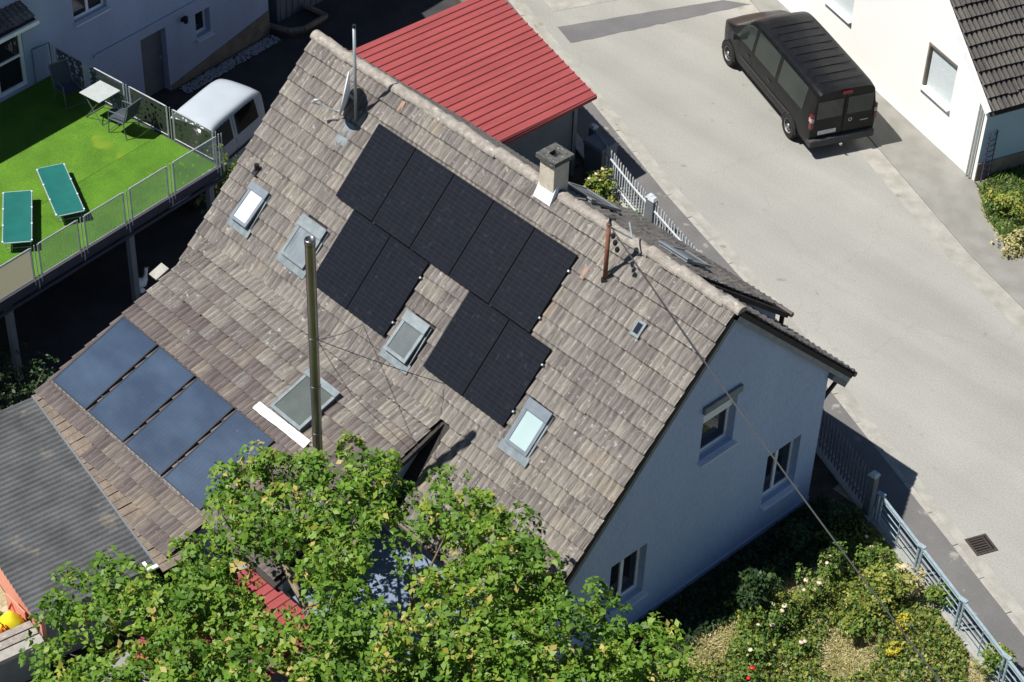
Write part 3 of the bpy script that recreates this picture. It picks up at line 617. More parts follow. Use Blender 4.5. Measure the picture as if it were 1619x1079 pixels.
skylight(F_MAIN, SKY[2], house, 'pane_mesh', tilt=.09, fcol='lead', hood=.17)
skylight(F_MAIN, SKY[3], house, 'pane_mint', fcol='alu', hood=.17)
skylight(F_B, LOWSKY, house, 'pane_low', h=.16, tilt=.03, fcol='lead', hood=.1, apron=False)
skylight(F_DORM, (-2.62, -1.9, .85, 1.75), house, 'pane_mesh', tilt=.07, fcol='alu', apron=False)
skylight(F_DORM, (-5.2, -4.2, .5, 1.6), house, 'pane_mesh', tilt=.05, fcol='alu', apron=False)
# crumpled white sealing strip below the low roof window
mb = MB(); mb.grid(lambda s, u: F_B(-7.44+1.56*s, 1.97+.19*u-.03*s, .118+.02*math.sin(9*s+3*u)*u+.008*math.sin(31*s)), 26, 4)
mb.build('sealing_strip', 'whitecloth', house, smooth=True)
# white stuck tile on the far verge
MB().fbox(F_B, -11.96, -11.70, .98, 1.34, .04, .09).build('pale_verge_tile', 'kerb', rw)
# tile vent near the far verge
mb = MB(); mb.fbox(F_MAIN, -11.46, -11.34, 2.98, 3.16, .03, .12); mb.tube([F_MAIN(-11.40, 3.04, .08), F_MAIN(-11.40, 3.04, .08)+Vector((0, 0, .16))], .055, 10); mb.build('roof_vent', 'black', house)
# chimney
ch = MB().box(-5.03, -4.63, -.17, .23, 6.5, 7.80).build('chimney', 'concrete', house, bevel=.015)
cm = MB(); zc = 7.80
for c in ((-5.09, -4.57, -.23, -.06), (-5.09, -4.57, .12, .29), (-5.09, -4.92, -.06, .12), (-4.74, -4.57, -.06, .12)): cm.box(*c, zc+.002, zc+.10)
cm.build('cap', 'cap', ch); MB().box(-4.92, -4.74, -.06, .12, zc+.003, zc+.02).build('flue_hole', 'dark', ch)
MB().hexa([F_MAIN(-5.06, .02, .0), F_MAIN(-4.6, .02, 0), F_MAIN(-4.6, .31, 0), F_MAIN(-5.06, .31, 0), F_MAIN(-5.05, -.1, .22), F_MAIN(-4.61, -.1, .22), F_MAIN(-4.6, .31, .10), F_MAIN(-5.06, .31, .10)]).build('chimney_flashing', 'sill', ch)
# ---------------------------------------------------------------- solar panels
PW, PH, PG = 1.134, 1.718, .02
X0, S0 = -9.204, .793
def panel_meshes():
    fr = MB(); t = .009
    for c in ((0, PW, 0, t), (0, PW, PH-t, PH), (0, t, t, PH-t), (PW-t, PW, t, PH-t)): fr.box(*c, 0, .035)
    gl = MB().box(t, PW-t, t, PH-t, .006, .033)
    return fr.mesh('frame', 'pvframe'), gl.mesh('glass', 'pv')
PFM, PGM = panel_meshes()
CLM = MB().box(-.035, .0, -.02, .02, -.03, .045).mesh('clamp', 'galv')
def place_panel(x, s, label, group, clamp=False):
    th_ = thing('solar_module', label, 'solar panel', (0, 0, 0), group=group)
    mw = F_MAIN.M @ Matrix.Translation((x+PW, s, .095))
    mw = mw @ Matrix.Diagonal((-1, 1, 1, 1))
    th_.matrix_basis = mw
    for nm, me in (('frame', PFM), ('glass', PGM)):
        o = bpy.data.objects.new(nm, me); COL.objects.link(o); o.parent = th_
    for b in (.34, 1.38) if clamp else ():
        o = bpy.data.objects.new('clamp', CLM); COL.objects.link(o); o.parent = th_; o.location = (0, b, 0)
    rl = MB()
    for b in (.34, 1.38): rl.box(0, PW, b-.02, b+.02, -.062, -.002)
    rl.build('rail', 'pvframe', th_, local=True)
ords = ['leftmost', 'second from the left', 'middle', 'second from the right', 'rightmost']
for i in range(5):
    place_panel(X0+i*(PW+PG), S0, 'black solar panel, %s in the upper row of five' % ords[i], 'upper row of solar panels', i == 4)
S1P = S0+PH+.02
for k, (xx, nm) in enumerate(((-8.605, 'left pair in the lower row'), (-5.136, 'right pair in the lower row'))):
    for j in range(2):
        place_panel(xx+j*(PW+PG), S1P, 'black solar panel, %s one of the %s' % (('left', 'right')[j], nm), 'lower row of solar panels', j == 1)

# ---------------------------------------------------------------- solar thermal collectors on the wing
CW, CG_, CL = 1.197, .082, 1.98
yb0 = -5.63; b0 = (K2[0]-yb0)/math.cos(SB)
cf = MB(); t = .03
for c in ((0, CW, 0, t), (0, CW, CL-t, CL), (0, t, t, CL-t), (CW-t, CW, t, CL-t)): cf.box(*c, 0, .085)
cfm = cf.mesh('frame', 'collframe'); cgm = MB().box(t, CW-t, t, CL-t, .02, .078).mesh('glass', 'coll')
con = MB()
for y in (.35, 1.55): con.box(CW, CW+CG_, y-.02, y+.02, .02, .06)
conm = con.mesh('connector', 'collframe')
cl_lab = ['leftmost, next to the roof edge', 'second from the roof edge', 'third from the roof edge', 'rightmost, partly behind the tree']
for i in range(4):
    th_ = thing('solar_collector', 'blue glazed solar water collector on the low roof, %s' % cl_lab[i], 'solar collector', group='solar collectors on the low roof')
    mw = F_B.M @ Matrix.Translation((-11.53+i*(CW+CG_)+CW, b0, .03)) @ Matrix.Diagonal((-1, 1, 1, 1)); th_.matrix_basis = mw
    for nm, me in (('frame', cfm), ('glass', cgm)): o = bpy.data.objects.new(nm, me); COL.objects.link(o); o.parent = th_
    if i:
        o = bpy.data.objects.new('connector', conm); COL.objects.link(o); o.parent = th_
    # foot bracket under the lower edge
    MB().box(0, CW, CL+.002, CL+.02, .0, .05).build('foot_rail', 'alu', th_, local=True)
    if i == 3: MB().tube([(-.02, .2, .03), (-.14, .3, .05), (-.2, .55, .05), (-.16, .8, .03)], .045, 8).build('hose', 'black', th_, local=True)

# ---------------------------------------------------------------- steel flue, masts, dish, cables
FX, FY = -4.80, -5.92
flue = thing('steel_flue', 'tall polished steel flue pipe rising through the low tiled roof', 'flue', (FX, FY, 2.0))
zs = [1.9, 3.2, 4.35, 5.5, 6.65, 8.74]
for a, b in zip(zs[:-1], zs[1:]): MB().tube([(FX, FY, a+.008), (FX, FY, b-.008)], .094, 24, caps=False).build('pipe_section', 'steel', flue, smooth=True)
for z in zs[1:-1]: MB().tube([(FX, FY, z-.02), (FX, FY, z+.02)], .101, 24).build('clamp_band', 'steel', flue, smooth=False)
MB().lathe([(.094, 8.74), (.101, 8.75), (.101, 8.84), (.092, 8.86), (.076, 8.86), (.076, 8.5)], 24, (FX, FY, 0)).build('flue_mouth', 'steel', flue, smooth=True)
MB().lathe([(.001, 8.6), (.09, 8.6)], 16, (FX, FY, 0)).build('black_disc', 'dark', flue)  # black disc closing the pipe just below its mouth
MB().lathe([(.30, 2.52), (.14, 2.75), (.13, 2.95), (.107, 2.95)], 20, (FX, FY, 0)).build('roof_collar', 'lead', flue)
def wire(name, pts, r, m, label, cat, group=None, sag=0.):
    a, b = Vector(pts[0]), Vector(pts[-1]); ps = [a.lerp(b, i/14)-ZV*sag*4*(i/14)*(1-i/14) for i in range(15)]
    return tag(MB().tube(ps, r, 6).build(name, m), label, cat, group)
def onroof(px, py, c=.06):
    d = ray(px, py); n = F_MAIN.M.to_3x3().col[2]; P0 = F_MAIN(0, 0, c); return CPOS+d*((P0-CPOS).dot(n)/d.dot(n))
def onwing(px, py, c=.06):
    d = ray(px, py); n = F_B.M.to_3x3().col[2]; P0 = F_B(0, 0, c); return CPOS+d*((P0-CPOS).dot(n)/d.dot(n))
wire('guy_wire', [(FX+.1, FY, 6.66), onroof(573, 513, .1)], .007, 'cable', 'thin guy wire from the steel flue to the left lower panels', 'wire', 'guy wires of the flue', .06)
wire('guy_wire', [(FX+.1, FY, 6.66), onroof(702, 607, .1)], .007, 'cable', 'thin guy wire from the steel flue to the right lower panels', 'wire', 'guy wires of the flue', .03)
wire('guy_wire', [(FX+.1, FY, 6.66), onwing(557, 626, .07)], .006, 'cable', 'thin guy wire from the steel flue down beside the low roof window', 'wire', 'guy wires of the flue', .02)

# rusty electricity mast and service cable
MX, MY = -2.70, -.65
mast = thing('service_mast', 'rusty steel electricity mast standing through the tiles near the ridge', 'mast', (MX, MY, 6.3))
MB().tube([(MX, MY, 6.3), (MX, MY, 7.8)], .045, 12).build('pipe', 'rust', mast, smooth=True)
MB().tube([(MX, MY, 6.33), (MX, MY, 6.5)], .075, 12).build('collar', 'black', mast)
MB().tube([(MX, MY, 7.76), (MX+.01, MY+.03, 7.92), (MX+.07, MY+.1, 7.90)], [.06, .06, .045], 10).build('gooseneck', 'cable', mast)
MB().tube([(MX-.02, MY, 7.72), (MX+.3, MY+.32, 7.46)], .017, 6).build('strut', 'galv', mast)
MB().tube([(MX+.3, MY+.32, 7.46), (MX+.05, MY+.5, 7.6)], .017, 6).build('strut', 'galv', mast)
for k in range(3): MB().lathe([(.0, -.06), (.035, -.05), (.05, 0), (.03, .05), (0, .06)], 10, (MX+.14+.09*k, MY-.02-.03*k, 7.60-.09*k)).build('insulator', 'black', mast)
ce = Vector(atz(1500, 1095, 6.4))
wire('service_cable', [(MX+.1, MY, 7.7), ce], .015, 'cable', 'long black service cable running from the rusty mast over the gable', 'cable', sag=.12)
# satellite dish on its pole
DX, DY = -9.82, -.74
dish = thing('satellite_dish', 'white satellite dish seen edge on, fixed to a grey pole by the ridge', 'satellite dish', (DX, DY, 6.25))
MB().tube([(DX, DY, 6.2), (DX, DY, 8.62)], .034, 12).build('pole', 'galv', dish, smooth=True)
MB().tube([(DX, DY, 8.62), (DX, DY, 8.68)], .04, 12).build('pole_cap', 'black', dish)
dn = Vector((-.70, -.66, .19)).normalized(); dc = Vector(atz(543, 148, 6.95)); da = dn.cross(ZV).normalized(); db = da.cross(dn)
dmb = MB(); RD = .47
def dp(s, u, off): r_ = RD*s; return dc+da*(r_*.92*math.cos(2*math.pi*u))+db*(r_*math.sin(2*math.pi*u))+dn*(.10*s*s-.10+off)
dmb.grid(lambda s, u: dp(s, u, 0), 6, 32); dmb.grid(lambda s, u: dp(s, u, -.02), 6, 32); dmb.grid(lambda s, u: dp(1, u, -.02+.02*s), 1, 32)
dmb.build('reflector', 'white', dish, smooth=True)
lnb = dc-db*RD*.95+dn*.58+ZV*.06
MB().tube([dc-db*RD*.98, lnb], .014, 6).build('feed_arm', 'galv', dish)
MB().tube([lnb, lnb-dn*.05+db*.06, lnb-dn*.12+db*.1], [.03, .035, .02], 8).build('feed_horn', 'galv', dish)
MB().tube([dc-dn*.1, (DX, DY, 6.92)], .03, 6).build('bracket', 'galv', dish)
MB().hexa([F_MAIN(-10.05, 1.12, .06), F_MAIN(-9.72, 1.12, .06), F_MAIN(-9.72, 1.6, .055), F_MAIN(-10.05, 1.6, .055), F_MAIN(-10.05, 1.12, .075), F_MAIN(-9.72, 1.12, .075), F_MAIN(-9.72, 1.6, .07), F_MAIN(-10.05, 1.6, .07)]).build('base_plate', 'lead', dish)

# ---------------------------------------------------------------- left building and terrace (turned 8 degrees)
T8 = rad(8); UV_ = Matrix.Rotation(T8, 3, 'Z')
def P8(u, v, z): q = UV_ @ Vector((u, v, 0)); return Vector((q.x, q.y, z))
F8 = lambda u: frame(P8(u, 0, 0), P8(0, 1, 0), (0, 0, 1), P8(1, 0, 0))
UW = -20.72
def box8(mb, u0, u1, v0, v1, z0, z1): return mb.hexa([P8(u, v, z) for z in (z0, z1) for u, v in ((u0, v0), (u1, v0), (u1, v1), (u0, v1))])
lb = thing('left_building', 'tall grey white plastered house in shade behind the terrace', 'house', P8(UW-4, 3, 0))
FW = F8(UW); V0, V1 = -12, 9.05; HE = 6.75
holes = [(2.44, 3.50, 3.40, 4.7), (6.38, 6.90, 1.10, 1.84), (4.46, 5.33, 0, 1.95), (-.05, .84, 2.42, 4.3), (-1.2, -.1, 2.42, 4.3)]
wm = MB(); wall(wm, FW, lambda a: HE, [V0, V1], holes, depth=.28)
wall(wm, frame(P8(UW, V1, 0), P8(-1, 0, 0), (0, 0, 1), P8(0, 1, 0)), lambda a: HE+min(a, 9-a)*.8, [0, 4.5, 9], [])
wall(wm, frame(P8(UW, V0, 0), P8(-1, 0, 0), (0, 0, 1), P8(0, -1, 0)), lambda a: HE+min(a, 9-a)*.8, [0, 4.5, 9], [])
wm.build('wall', 'plaster_left', lb)
box8(MB(), UW+.004, UW+.05, 2.9, V1, 2.2, 2.26).build('ledge', 'plaster_left', lb)
MB().add([FW(5.36, 0.0, .03), FW(9.04, 0, .03), FW(9.04, .75, .03), FW(5.36, .15, .03), FW(5.36, 0.0, .0), FW(9.04, 0, .0), FW(9.04, .75, .0), FW(5.36, .15, .0)], [(0, 1, 2, 3), (3, 2, 6, 7), (1, 5, 6, 2)]).build('plinth', 'plinth', lb)
window(lb, FW, *holes[0], depth=.12); window(lb, FW, *holes[1], depth=.2, mullion=False)
d_ = MB().fbox(FW, 4.46, 5.33, .02, 1.95, -.26, -.2).build('door', 'greyboard', lb); MB().fbox(FW, 5.2, 5.24, .95, 1.08, -.2, -.15).build('handle', 'galv', d_)
for h in holes[3:]:
    mb = MB(); a0, a1, q0, q1 = h
    for c in ((a0, a0+.09, q0, q1), (a1-.09, a1, q0, q1), (a0+.09, a1-.09, q0, q0+.1), (a0+.09, a1-.09, q1-.1, q1), (a0+.09, a1-.09, 3.25, 3.31)): mb.fbox(FW, *c, -.12, -.04)
    o = mb.build('glass_door', 'white', lb); MB().fbox(FW, a0+.09, a1-.09, q0+.1, q1-.1, -.1, -.08).build('pane', 'glass', o)
# small tiled canopy over the glass doors
cn = MB(); cn.hexa([P8(UW+.002, -1.5, 4.62), P8(UW+.55, -1.5, 4.36), P8(UW+.55, .9, 4.36), P8(UW+.002, .9, 4.62), P8(UW+.002, -1.5, 4.68), P8(UW+.55, -1.5, 4.42), P8(UW+.55, .9, 4.42), P8(UW+.002, .9, 4.68)])
cno = cn.build('canopy', 'wood', lb)
FC = frame(P8(UW+.02, 0, 4.69), P8(0, 1, 0), P8(.53, 0, 0)+Vector((0, 0, -.26)), P8(.26, 0, 0)+Vector((0, 0, .53)))
for c in range(8):
    for r in range(2): inst('tile', random.choice(TMS['tile']), tile_matrix(FC, .75-TW*c, r*.27-.08), cno)
box8(MB(), UW+.55, UW+.62, -1.5, .92, 4.34, 4.44).build('gutter', 'white', lb)
rf = MB()
for s, (u0, z0, u1, z1) in enumerate(((UW+.5, HE-.4, UW-4.5, HE+3.6), (UW-9.5, HE-.4, UW-4.5, HE+3.6))):
    rf.hexa([P8(u0, V0-.4, z0), P8(u1, V0-.4, z1), P8(u1, V1+.4, z1), P8(u0, V1+.4, z0), P8(u0, V0-.4, z0+.15), P8(u1, V0-.4, z1+.15), P8(u1, V1+.4, z1+.15), P8(u0, V1+.4, z0+.15)])
rf.build('roof', 'tile_low', lb)
lm = MB(); lm.fbox(FW, 5.88, 6.0, 1.85, 1.95, .001, .05); lm.lathe([(.0, .0), (.06, .01), (.075, .16), (.05, .2), (0, .21)], 10, FW(5.94, 1.83, .12)); lm.build('wall_lamp', 'black', lb)
# white pebble strip at the foot of the wall, low retaining edge
pb = MB()
for i in range(1100):
    p = P8(UW+random.uniform(.12, .5), random.uniform(5.5, 9.0), .05); s = random.uniform(.018, .034)
    pb.lathe([(.001, -s*.6), (s, 0), (s*.7, s*.5), (.001, s*.6)], 6, p)
tag(pb.build('pebbles', 'stone'), 'strip of white pebbles along the foot of the shaded wall', 'pebbles', kind='stuff')
bx = thing('raised_planter', 'low empty concrete planter with a rounded edge beside the shaded house corner', 'planter', P8(-20.6, 9.9, 0))
pm = MB(); q = [(UW-.1, 9.1), (-20.2, 9.25), (-19.95, 9.6), (-19.95, 10.5), (UW-.1, 10.5)]
for a, b in zip(q[:-1], q[1:]):
    pm.tube([P8(*a, .22), P8(*b, .22)], .08, 6)
    pm.poly([P8(*a, 0), P8(*b, 0), P8(*b, .22), P8(*a, .22)])
pm.build('rim', 'plinth', bx); MB().slab([(P8(*p, 0).x, P8(*p, 0).y) for p in q], .0, .1).build('base', 'yard', bx)
sh = thing('raised_grey_shed', 'dark grey ribbed shed wall beyond the concrete planter, raised to shade the courtyard', 'shed wall', P8(-22, 11, 0))
sm = MB()
for i in range(76): box8(sm, -22.5, UW-.12+(.02 if i % 2 else 0), 9.5+i*.12, 9.5+i*.12+.12, 0, 7.0)  # shed wall made taller out of view to shade the courtyard
sm.build('cladding', 'greywall', sh)
box8(MB(), -22.6, UW-.05, 9.4, 19, 7.0, 7.1).build('roof', 'greyboard', sh)  # roof on top of the raised shed wall, out of view

# terrace
UF, TZ = -14.93, 2.35
ter = thing('terrace', 'raised terrace with bright green artificial grass beside the shaded house', 'terrace', P8(-17.8, -3, 0))
box8(MB(), UW+.01, UF, -9, 1.60, TZ-.26, TZ-.012).build('slab', 'deck', ter)
for k in range(3):
    u0_, u1_ = UW+.02+(UF-.08-UW)*k/3, UW+.02+(UF-.08-UW)*(k+1)/3-.012
    gm = MB(); gm.grid(lambda s, t: P8(u0_+(u1_-u0_)*s, -9+10.52*t, TZ+.004*math.sin(7*s+11*t+k)+.003*k), 8, 30); gm.build('turf_roll', ('grass', 'grass_b', 'grass')[k], ter)
for v in (-1.31, -4.83, 1.2): box8(MB(), UF-.13, UF+.01, v-.07, v+.07, 0, TZ-.26).build('post', 'greyboard', ter)
for u in (-18.5,): box8(MB(), u-.07, u+.07, 1.3, 1.44, 0, TZ-.26).build('post', 'greyboard', ter)
MB().tube([P8(UF+.05, -9, TZ-.3), P8(UF+.05, 1.6, TZ-.3)], .04, 8).build('gutter', 'deck', ter)
def railing(name, label, pts, panels, h=.88, grp='terrace railings'):
    r_ = thing(name, label, 'railing', pts[0], group=grp)
    for i, p in enumerate(pts):
        t = (Vector(pts[min(i+1, len(pts)-1)])-Vector(pts[max(i-1, 0)])).normalized(); nn = Vector((-t.y, t.x, 0))
        for o_ in (-.09, 0, .09):
            q = Vector(p)+t*o_; MB().tube([q-ZV*.12, q+ZV*(h if o_ else h+.02)], .012, 8).build('post', 'rail', r_)
        MB().tube([Vector(p)-ZV*.12, Vector(p)-ZV*.14+nn*0, Vector(p)-ZV*.36-nn*.0], .014, 6).build('bracket', 'rail', r_)
    for i, (p, q) in enumerate(zip(pts[:-1], pts[1:])):
        p, q = Vector(p), Vector(q); t = (q-p).normalized(); a, b = p+t*.12, q-t*.12; nn = Vector((-t.y, t.x, 0))
        pm = MB().tube([a+ZV*h, b+ZV*h], .017, 8).build('top_rail', 'rail', r_); MB().tube([a+ZV*.06, b+ZV*.06], .013, 8).build('bottom_rail', 'rail', r_)
        for e in (a, b): MB().tube([e+ZV*.06, e+ZV*h], .011, 6).build('stile', 'rail', r_)
        MB().add([a+ZV*.075, b+ZV*.075, b+ZV*(h-.02), a+ZV*(h-.02)], [(0, 1, 2, 3)]).build('screen', panels[i], r_)
        if panels[i] == 'mesh':
            bm_ = MB(); n_ = int((b-a).length/.075)
            for k in range(1, n_): c = a.lerp(b, k/n_); bm_.tube([c+ZV*.06, c+ZV*h], .0035, 4, caps=False)
            tag(bm_.build('bars', 'rail', r_), kind='stuff')
    return r_
railing('terrace_railing', 'pale metal railing with fine mesh along the front edge of the green terrace', [P8(UF, v, TZ) for v in (1.53, -.01, -1.33, -2.67, -3.98, -5.28, -6.6, -7.9)], ['perf2', 'mesh', 'mesh', 'mesh', 'beige', 'beige', 'beige'])
railing('terrace_railing', 'perforated metal railing on the terrace side facing the white minivan', [P8(u, 1.56, TZ) for u in (-20.55, -19.4, -18.0, -16.55, -15.05)], ['perf', 'perf', 'perf', 'perf'])
MB_ = MB(); MB_.tube([P8(-20.7, 1.05, TZ+.95), P8(-20.6, 1.5, TZ+.98), P8(-20.55, 1.5, TZ)], .018, 6); MB_.tube([P8(-20.7, 1.05, TZ+.95), P8(-20.68, 1.02, TZ)], .012, 6)
tag(MB_.build('wall_handrail', 'chairframe'), 'thin dark handrail at the corner of the terrace by the house wall', 'handrail')

# loungers
def lounger(loc, rz, label, L_=1.9, W_=.60):
    r_ = thing('sun_lounger', label, 'sun lounger', loc, rz, 'sun loungers on the terrace'); hz = .28
    MB().grid(lambda s, t: (L_*(s-.5), W_*(t-.5), hz+.012-.02*math.sin(math.pi*s)*math.sin(math.pi*t)), 12, 6).build('fabric', 'teal', r_, local=True, smooth=True)
    fm_ = MB()
    for y in (-W_/2-.012, W_/2+.012): fm_.tube([(-L_/2, y, hz), (L_/2, y, hz)], .014, 8)
    for x in (-L_/2-.01, L_/2+.01): fm_.tube([(x, -W_/2, hz), (x, W_/2, hz)], .014, 8)
    fm_.build('frame', 'bluefence', r_, local=True)
    for x in (-.72, -.05, .72):
        MB().tube([(x, -W_/2+.02, hz), (x+.05, -W_/2+.03, .012), (x+.05, W_/2-.03, .012), (x, W_/2-.02, hz)], .012, 6).build('leg', 'bluefence', r_, local=True)
    for x in (-.9, -.3, .3, .9):
        for y in (-1, 1): MB().box(x-.02, x+.02, y*(W_/2+.012)-.018, y*(W_/2+.012)+.018, hz-.016, hz+.02).build('joint', 'sill', r_, local=True)
    return r_
def ang8(u0, v0, u1, v1): a, b = P8(u0, v0, 0), P8(u1, v1, 0); return math.atan2(b.y-a.y, b.x-a.x)
lounger(P8(-16.69, -1.74, TZ+.005), ang8(-17.53, -1.29, -15.85, -2.19), 'teal folding sun lounger lying slantwise, nearer the middle of the grass')
lounger(P8(-16.64, -3.04, TZ+.005), ang8(-17.35, -2.42, -15.94, -3.66), 'teal folding sun lounger at the left edge of the picture', 1.86)
# table and chairs
tb = thing('folding_table', 'small square pale topped folding table on the terrace grass', 'table', P8(-18.45, 1.13, TZ+.005), T8+.02)
MB().box(-.34, .34, -.34, .34, .69, .715).build('table_top', 'tabletop', tb, local=True, bevel=.01)
for y in (-.27, .27):
    for s in (-1, 1): MB().tube([(-.28*s, y, .0), (.27*s, y, .69)], .011, 6).build('leg', 'chairframe', tb, local=True)
for x in (-.28, .28): MB().tube([(x, -.27, .01), (x, .27, .01)], .011, 6).build('stretcher', 'chairframe', tb, local=True)
def chair(loc, rz, label):
    r_ = thing('garden_chair', label, 'chair', loc, rz, 'chairs on the terrace')
    MB().grid(lambda s, t: (-.24+.48*s, -.23+.46*t, .43-.03*math.sin(math.pi*s)), 6, 2).build('seat', 'chairfab', r_, local=True, smooth=True)
    MB().grid(lambda s, t: (-.24-.16*s-.02*math.sin(math.pi*s), -.23+.46*t, .44+.5*s), 6, 2).build('backrest', 'chairfab', r_, local=True, smooth=True)
    for y in (-.25, .25):
        MB().tube([(.26, y, 0), (.22, y, .42), (.2, y, .64), (-.1, y, .66), (-.30, y, .64)], .014, 6).build('arm', 'chairframe', r_, local=True)
        MB().tube([(-.28, y, 0), (-.22, y, .42), (-.40, y, .95)], .014, 6).build('back_post', 'chairframe', r_, local=True)
        MB().tube([(-.24, y, .43), (.23, y, .43)], .012, 6).build('seat_rail', 'chairframe', r_, local=True)
    MB().tube([(-.40, -.25, .95), (-.40, .25, .95)], .014, 6).build('top_bar', 'chairframe', r_, local=True)
    MB().tube([(.25, -.25, .06), (.25, .25, .06)], .01, 6).build('stretcher', 'chairframe', r_, local=True)
chair(P8(-17.62, 1.05, TZ+.005), math.pi+T8+.12, 'dark fabric garden chair in the sun beside the square table')
chair(P8(-19.45, 1.02, TZ+.005), T8-.2, 'dark garden chair in the shade on the far side of the square table')
# clutter under the terrace
gp = thing('goose_figure', 'small white goose garden figure in the dark below the terrace', 'figurine', (-12.9, -3.4, 0))
gmb = MB(); c0 = Vector(atz(222, 447, .25)); gp.location = (c0.x, c0.y, 0)
gmb.tube([(0, -.16, .20), (0, -.08, .24), (0, .06, .24), (0, .14, .30), (0, .17, .45), (0, .19, .58)], [.03, .12, .13, .07, .04, .045], 10)
gmb.build('body', 'white', gp, local=True, smooth=True); MB().tube([(0, .2, .58), (0, .28, .56)], [.025, .008], 6).build('beak', 'orange', gp, local=True)
MB().lathe([(.09, 0), (.1, .02), (.03, .1), (.03, .14)], 10).build('base', 'white', gp, local=True)
# ---------------------------------------------------------------- vehicles
def lerp_tab(tab, x):
    if x <= tab[0][0]: return tab[0][1]
    for (x0, y0), (x1, y1) in zip(tab[:-1], tab[1:]):
        if x <= x1:
            t = (x-x0)/(x1-x0); return y0+(y1-y0)*t
    return tab[-1][1]
def smooth_tab(tab, x, h=.06): return sum(lerp_tab(tab, x+h*k) for k in (-2, -1, 0, 1, 2))/5
class Car:
    def __init__(s, L, top, wid, belt, roofin, zbot=.28): s.L, s.top, s.wid, s.belt, s.roofin, s.zbot = L, top, wid, belt, roofin, zbot
    def sec(s, x):
        zt = smooth_tab(s.top, x); w_ = smooth_tab(s.wid, x); zb = min(s.belt, zt-.06); k = max(0, min(1, (zt-s.belt)/(.9)))
        wr = w_*(1-.05-s.roofin*k)
        return [(w_*.86, s.zbot), (w_*.965, s.zbot+.10), (w_, s.zbot+.42 if zb > .85 else (s.zbot+zb)/2), (w_*.99, zb), ((w_*.99*.25+wr*.75), zb+(zt-zb)*.70), (wr, zt-.11*k-.012), (wr-.06, zt-.035*k-.004), (wr-.18, zt), (wr*.4, zt+.022), (0, zt+.026)]
    def S(s, x, a, off=0):
        def q(a):
            P = s.sec(x); n = len(P)-1; f = max(0, min(n-1e-6, a*n)); i = int(f); t = f-i
            p0, p1, p2, p3 = P[max(i-1, 0)], P[i], P[i+1], P[min(i+2, n)]
            c = lambda k: .5*((2*p1[k])+(-p0[k]+p2[k])*t+(2*p0[k]-5*p1[k]+4*p2[k]-p3[k])*t*t+(-p0[k]+3*p1[k]-3*p2[k]+p3[k])*t*t*t)
            return c(0), c(1)
        y, z = q(a)
        if off:
            y1, z1 = q(a+.01); y0, z0 = q(a-.01); ty, tz = y1-y0, z1-z0; l = math.hypot(ty, tz) or 1
            y, z = y+tz/l*off, z-ty/l*off
        return y, z
    def body(s, xs, na=30):
        mb = MB(); ring = 2*na+1
        vs = []
        for x in xs:
            pts = [s.S(x, j/na) for j in range(na+1)]
            vs += [(x, y, z) for y, z in pts]+[(x, -y, z) for y, z in pts[-2::-1]]
        fs = [(i*ring+j, i*ring+j+1, (i+1)*ring+j+1, (i+1)*ring+j) for i in range(len(xs)-1) for j in range(ring-1)]
        fs += [(i*ring, (i+1)*ring, (i+1)*ring+ring-1, i*ring+ring-1) for i in range(len(xs)-1)]
        fs += [tuple(range(ring)), tuple(range(len(xs)*ring-1, (len(xs)-1)*ring-1, -1))]
        return mb.add(vs, fs)
    def patch(s, side, x0, x1, a0, a1, off=.006, n=10, slant0=0, slant1=0, rc=.0):
        mb = MB()
        def fn(u, v):
            a = a0+(a1-a0)*v; xa, xb = x0+slant0*v, x1+slant1*v
            x = xa+(xb-xa)*u
            y, z = s.S(x, a, off); return (x, side*y, z)
        return mb.grid(fn, n, 6)
def wheel(par, x, y, r, wd, nm='wheel'):
    sgn = 1 if y > 0 else -1
    mb = MB(); prof = [(r*.62, -wd/2), (r*.94, -wd/2), (r, -wd/2+.03), (r, wd/2-.03), (r*.94, wd/2), (r*.62, wd/2)]
    k = 28; vs = [(x+rr*math.cos(2*math.pi*j/k), y+sgn*h, r+rr*math.sin(2*math.pi*j/k)) for rr, h in prof for j in range(k)]
    mb.add(vs, [(i*k+j, i*k+(j+1) % k, (i+1)*k+(j+1) % k, (i+1)*k+j) for i in range(5) for j in range(k)])
    o = mb.build(nm, 'tyre', par, local=True)
    rm_ = MB(); prof = [(r*.64, wd/2-.012), (r*.58, wd/2-.004), (r*.5, wd/2-.035), (r*.2, wd/2-.02), (r*.16, wd/2), (.001, wd/2)]
    vs = [(x+rr*math.cos(2*math.pi*j/k), y+sgn*h, r+rr*math.sin(2*math.pi*j/k)) for rr, h in prof for j in range(k)]
    rm_.add(vs, [(i*k+j, i*k+(j+1) % k, (i+1)*k+(j+1) % k, (i+1)*k+j) for i in range(5) for j in range(k)])
    ro = rm_.build('rim', 'rim', o, local=True)
    hm = MB()
    for j in range(10):
        a = 2*math.pi*j/10; rr = r*.42; c = (x+rr*math.cos(a), y+sgn*(wd/2-.022), r+rr*math.sin(a))
        hm.box(c[0]-.02, c[0]+.02, c[1]-.004, c[1]+.004, c[2]-.02, c[2]+.02)
    tag(hm.build('rim_holes', 'black', o, local=True), kind='stuff')
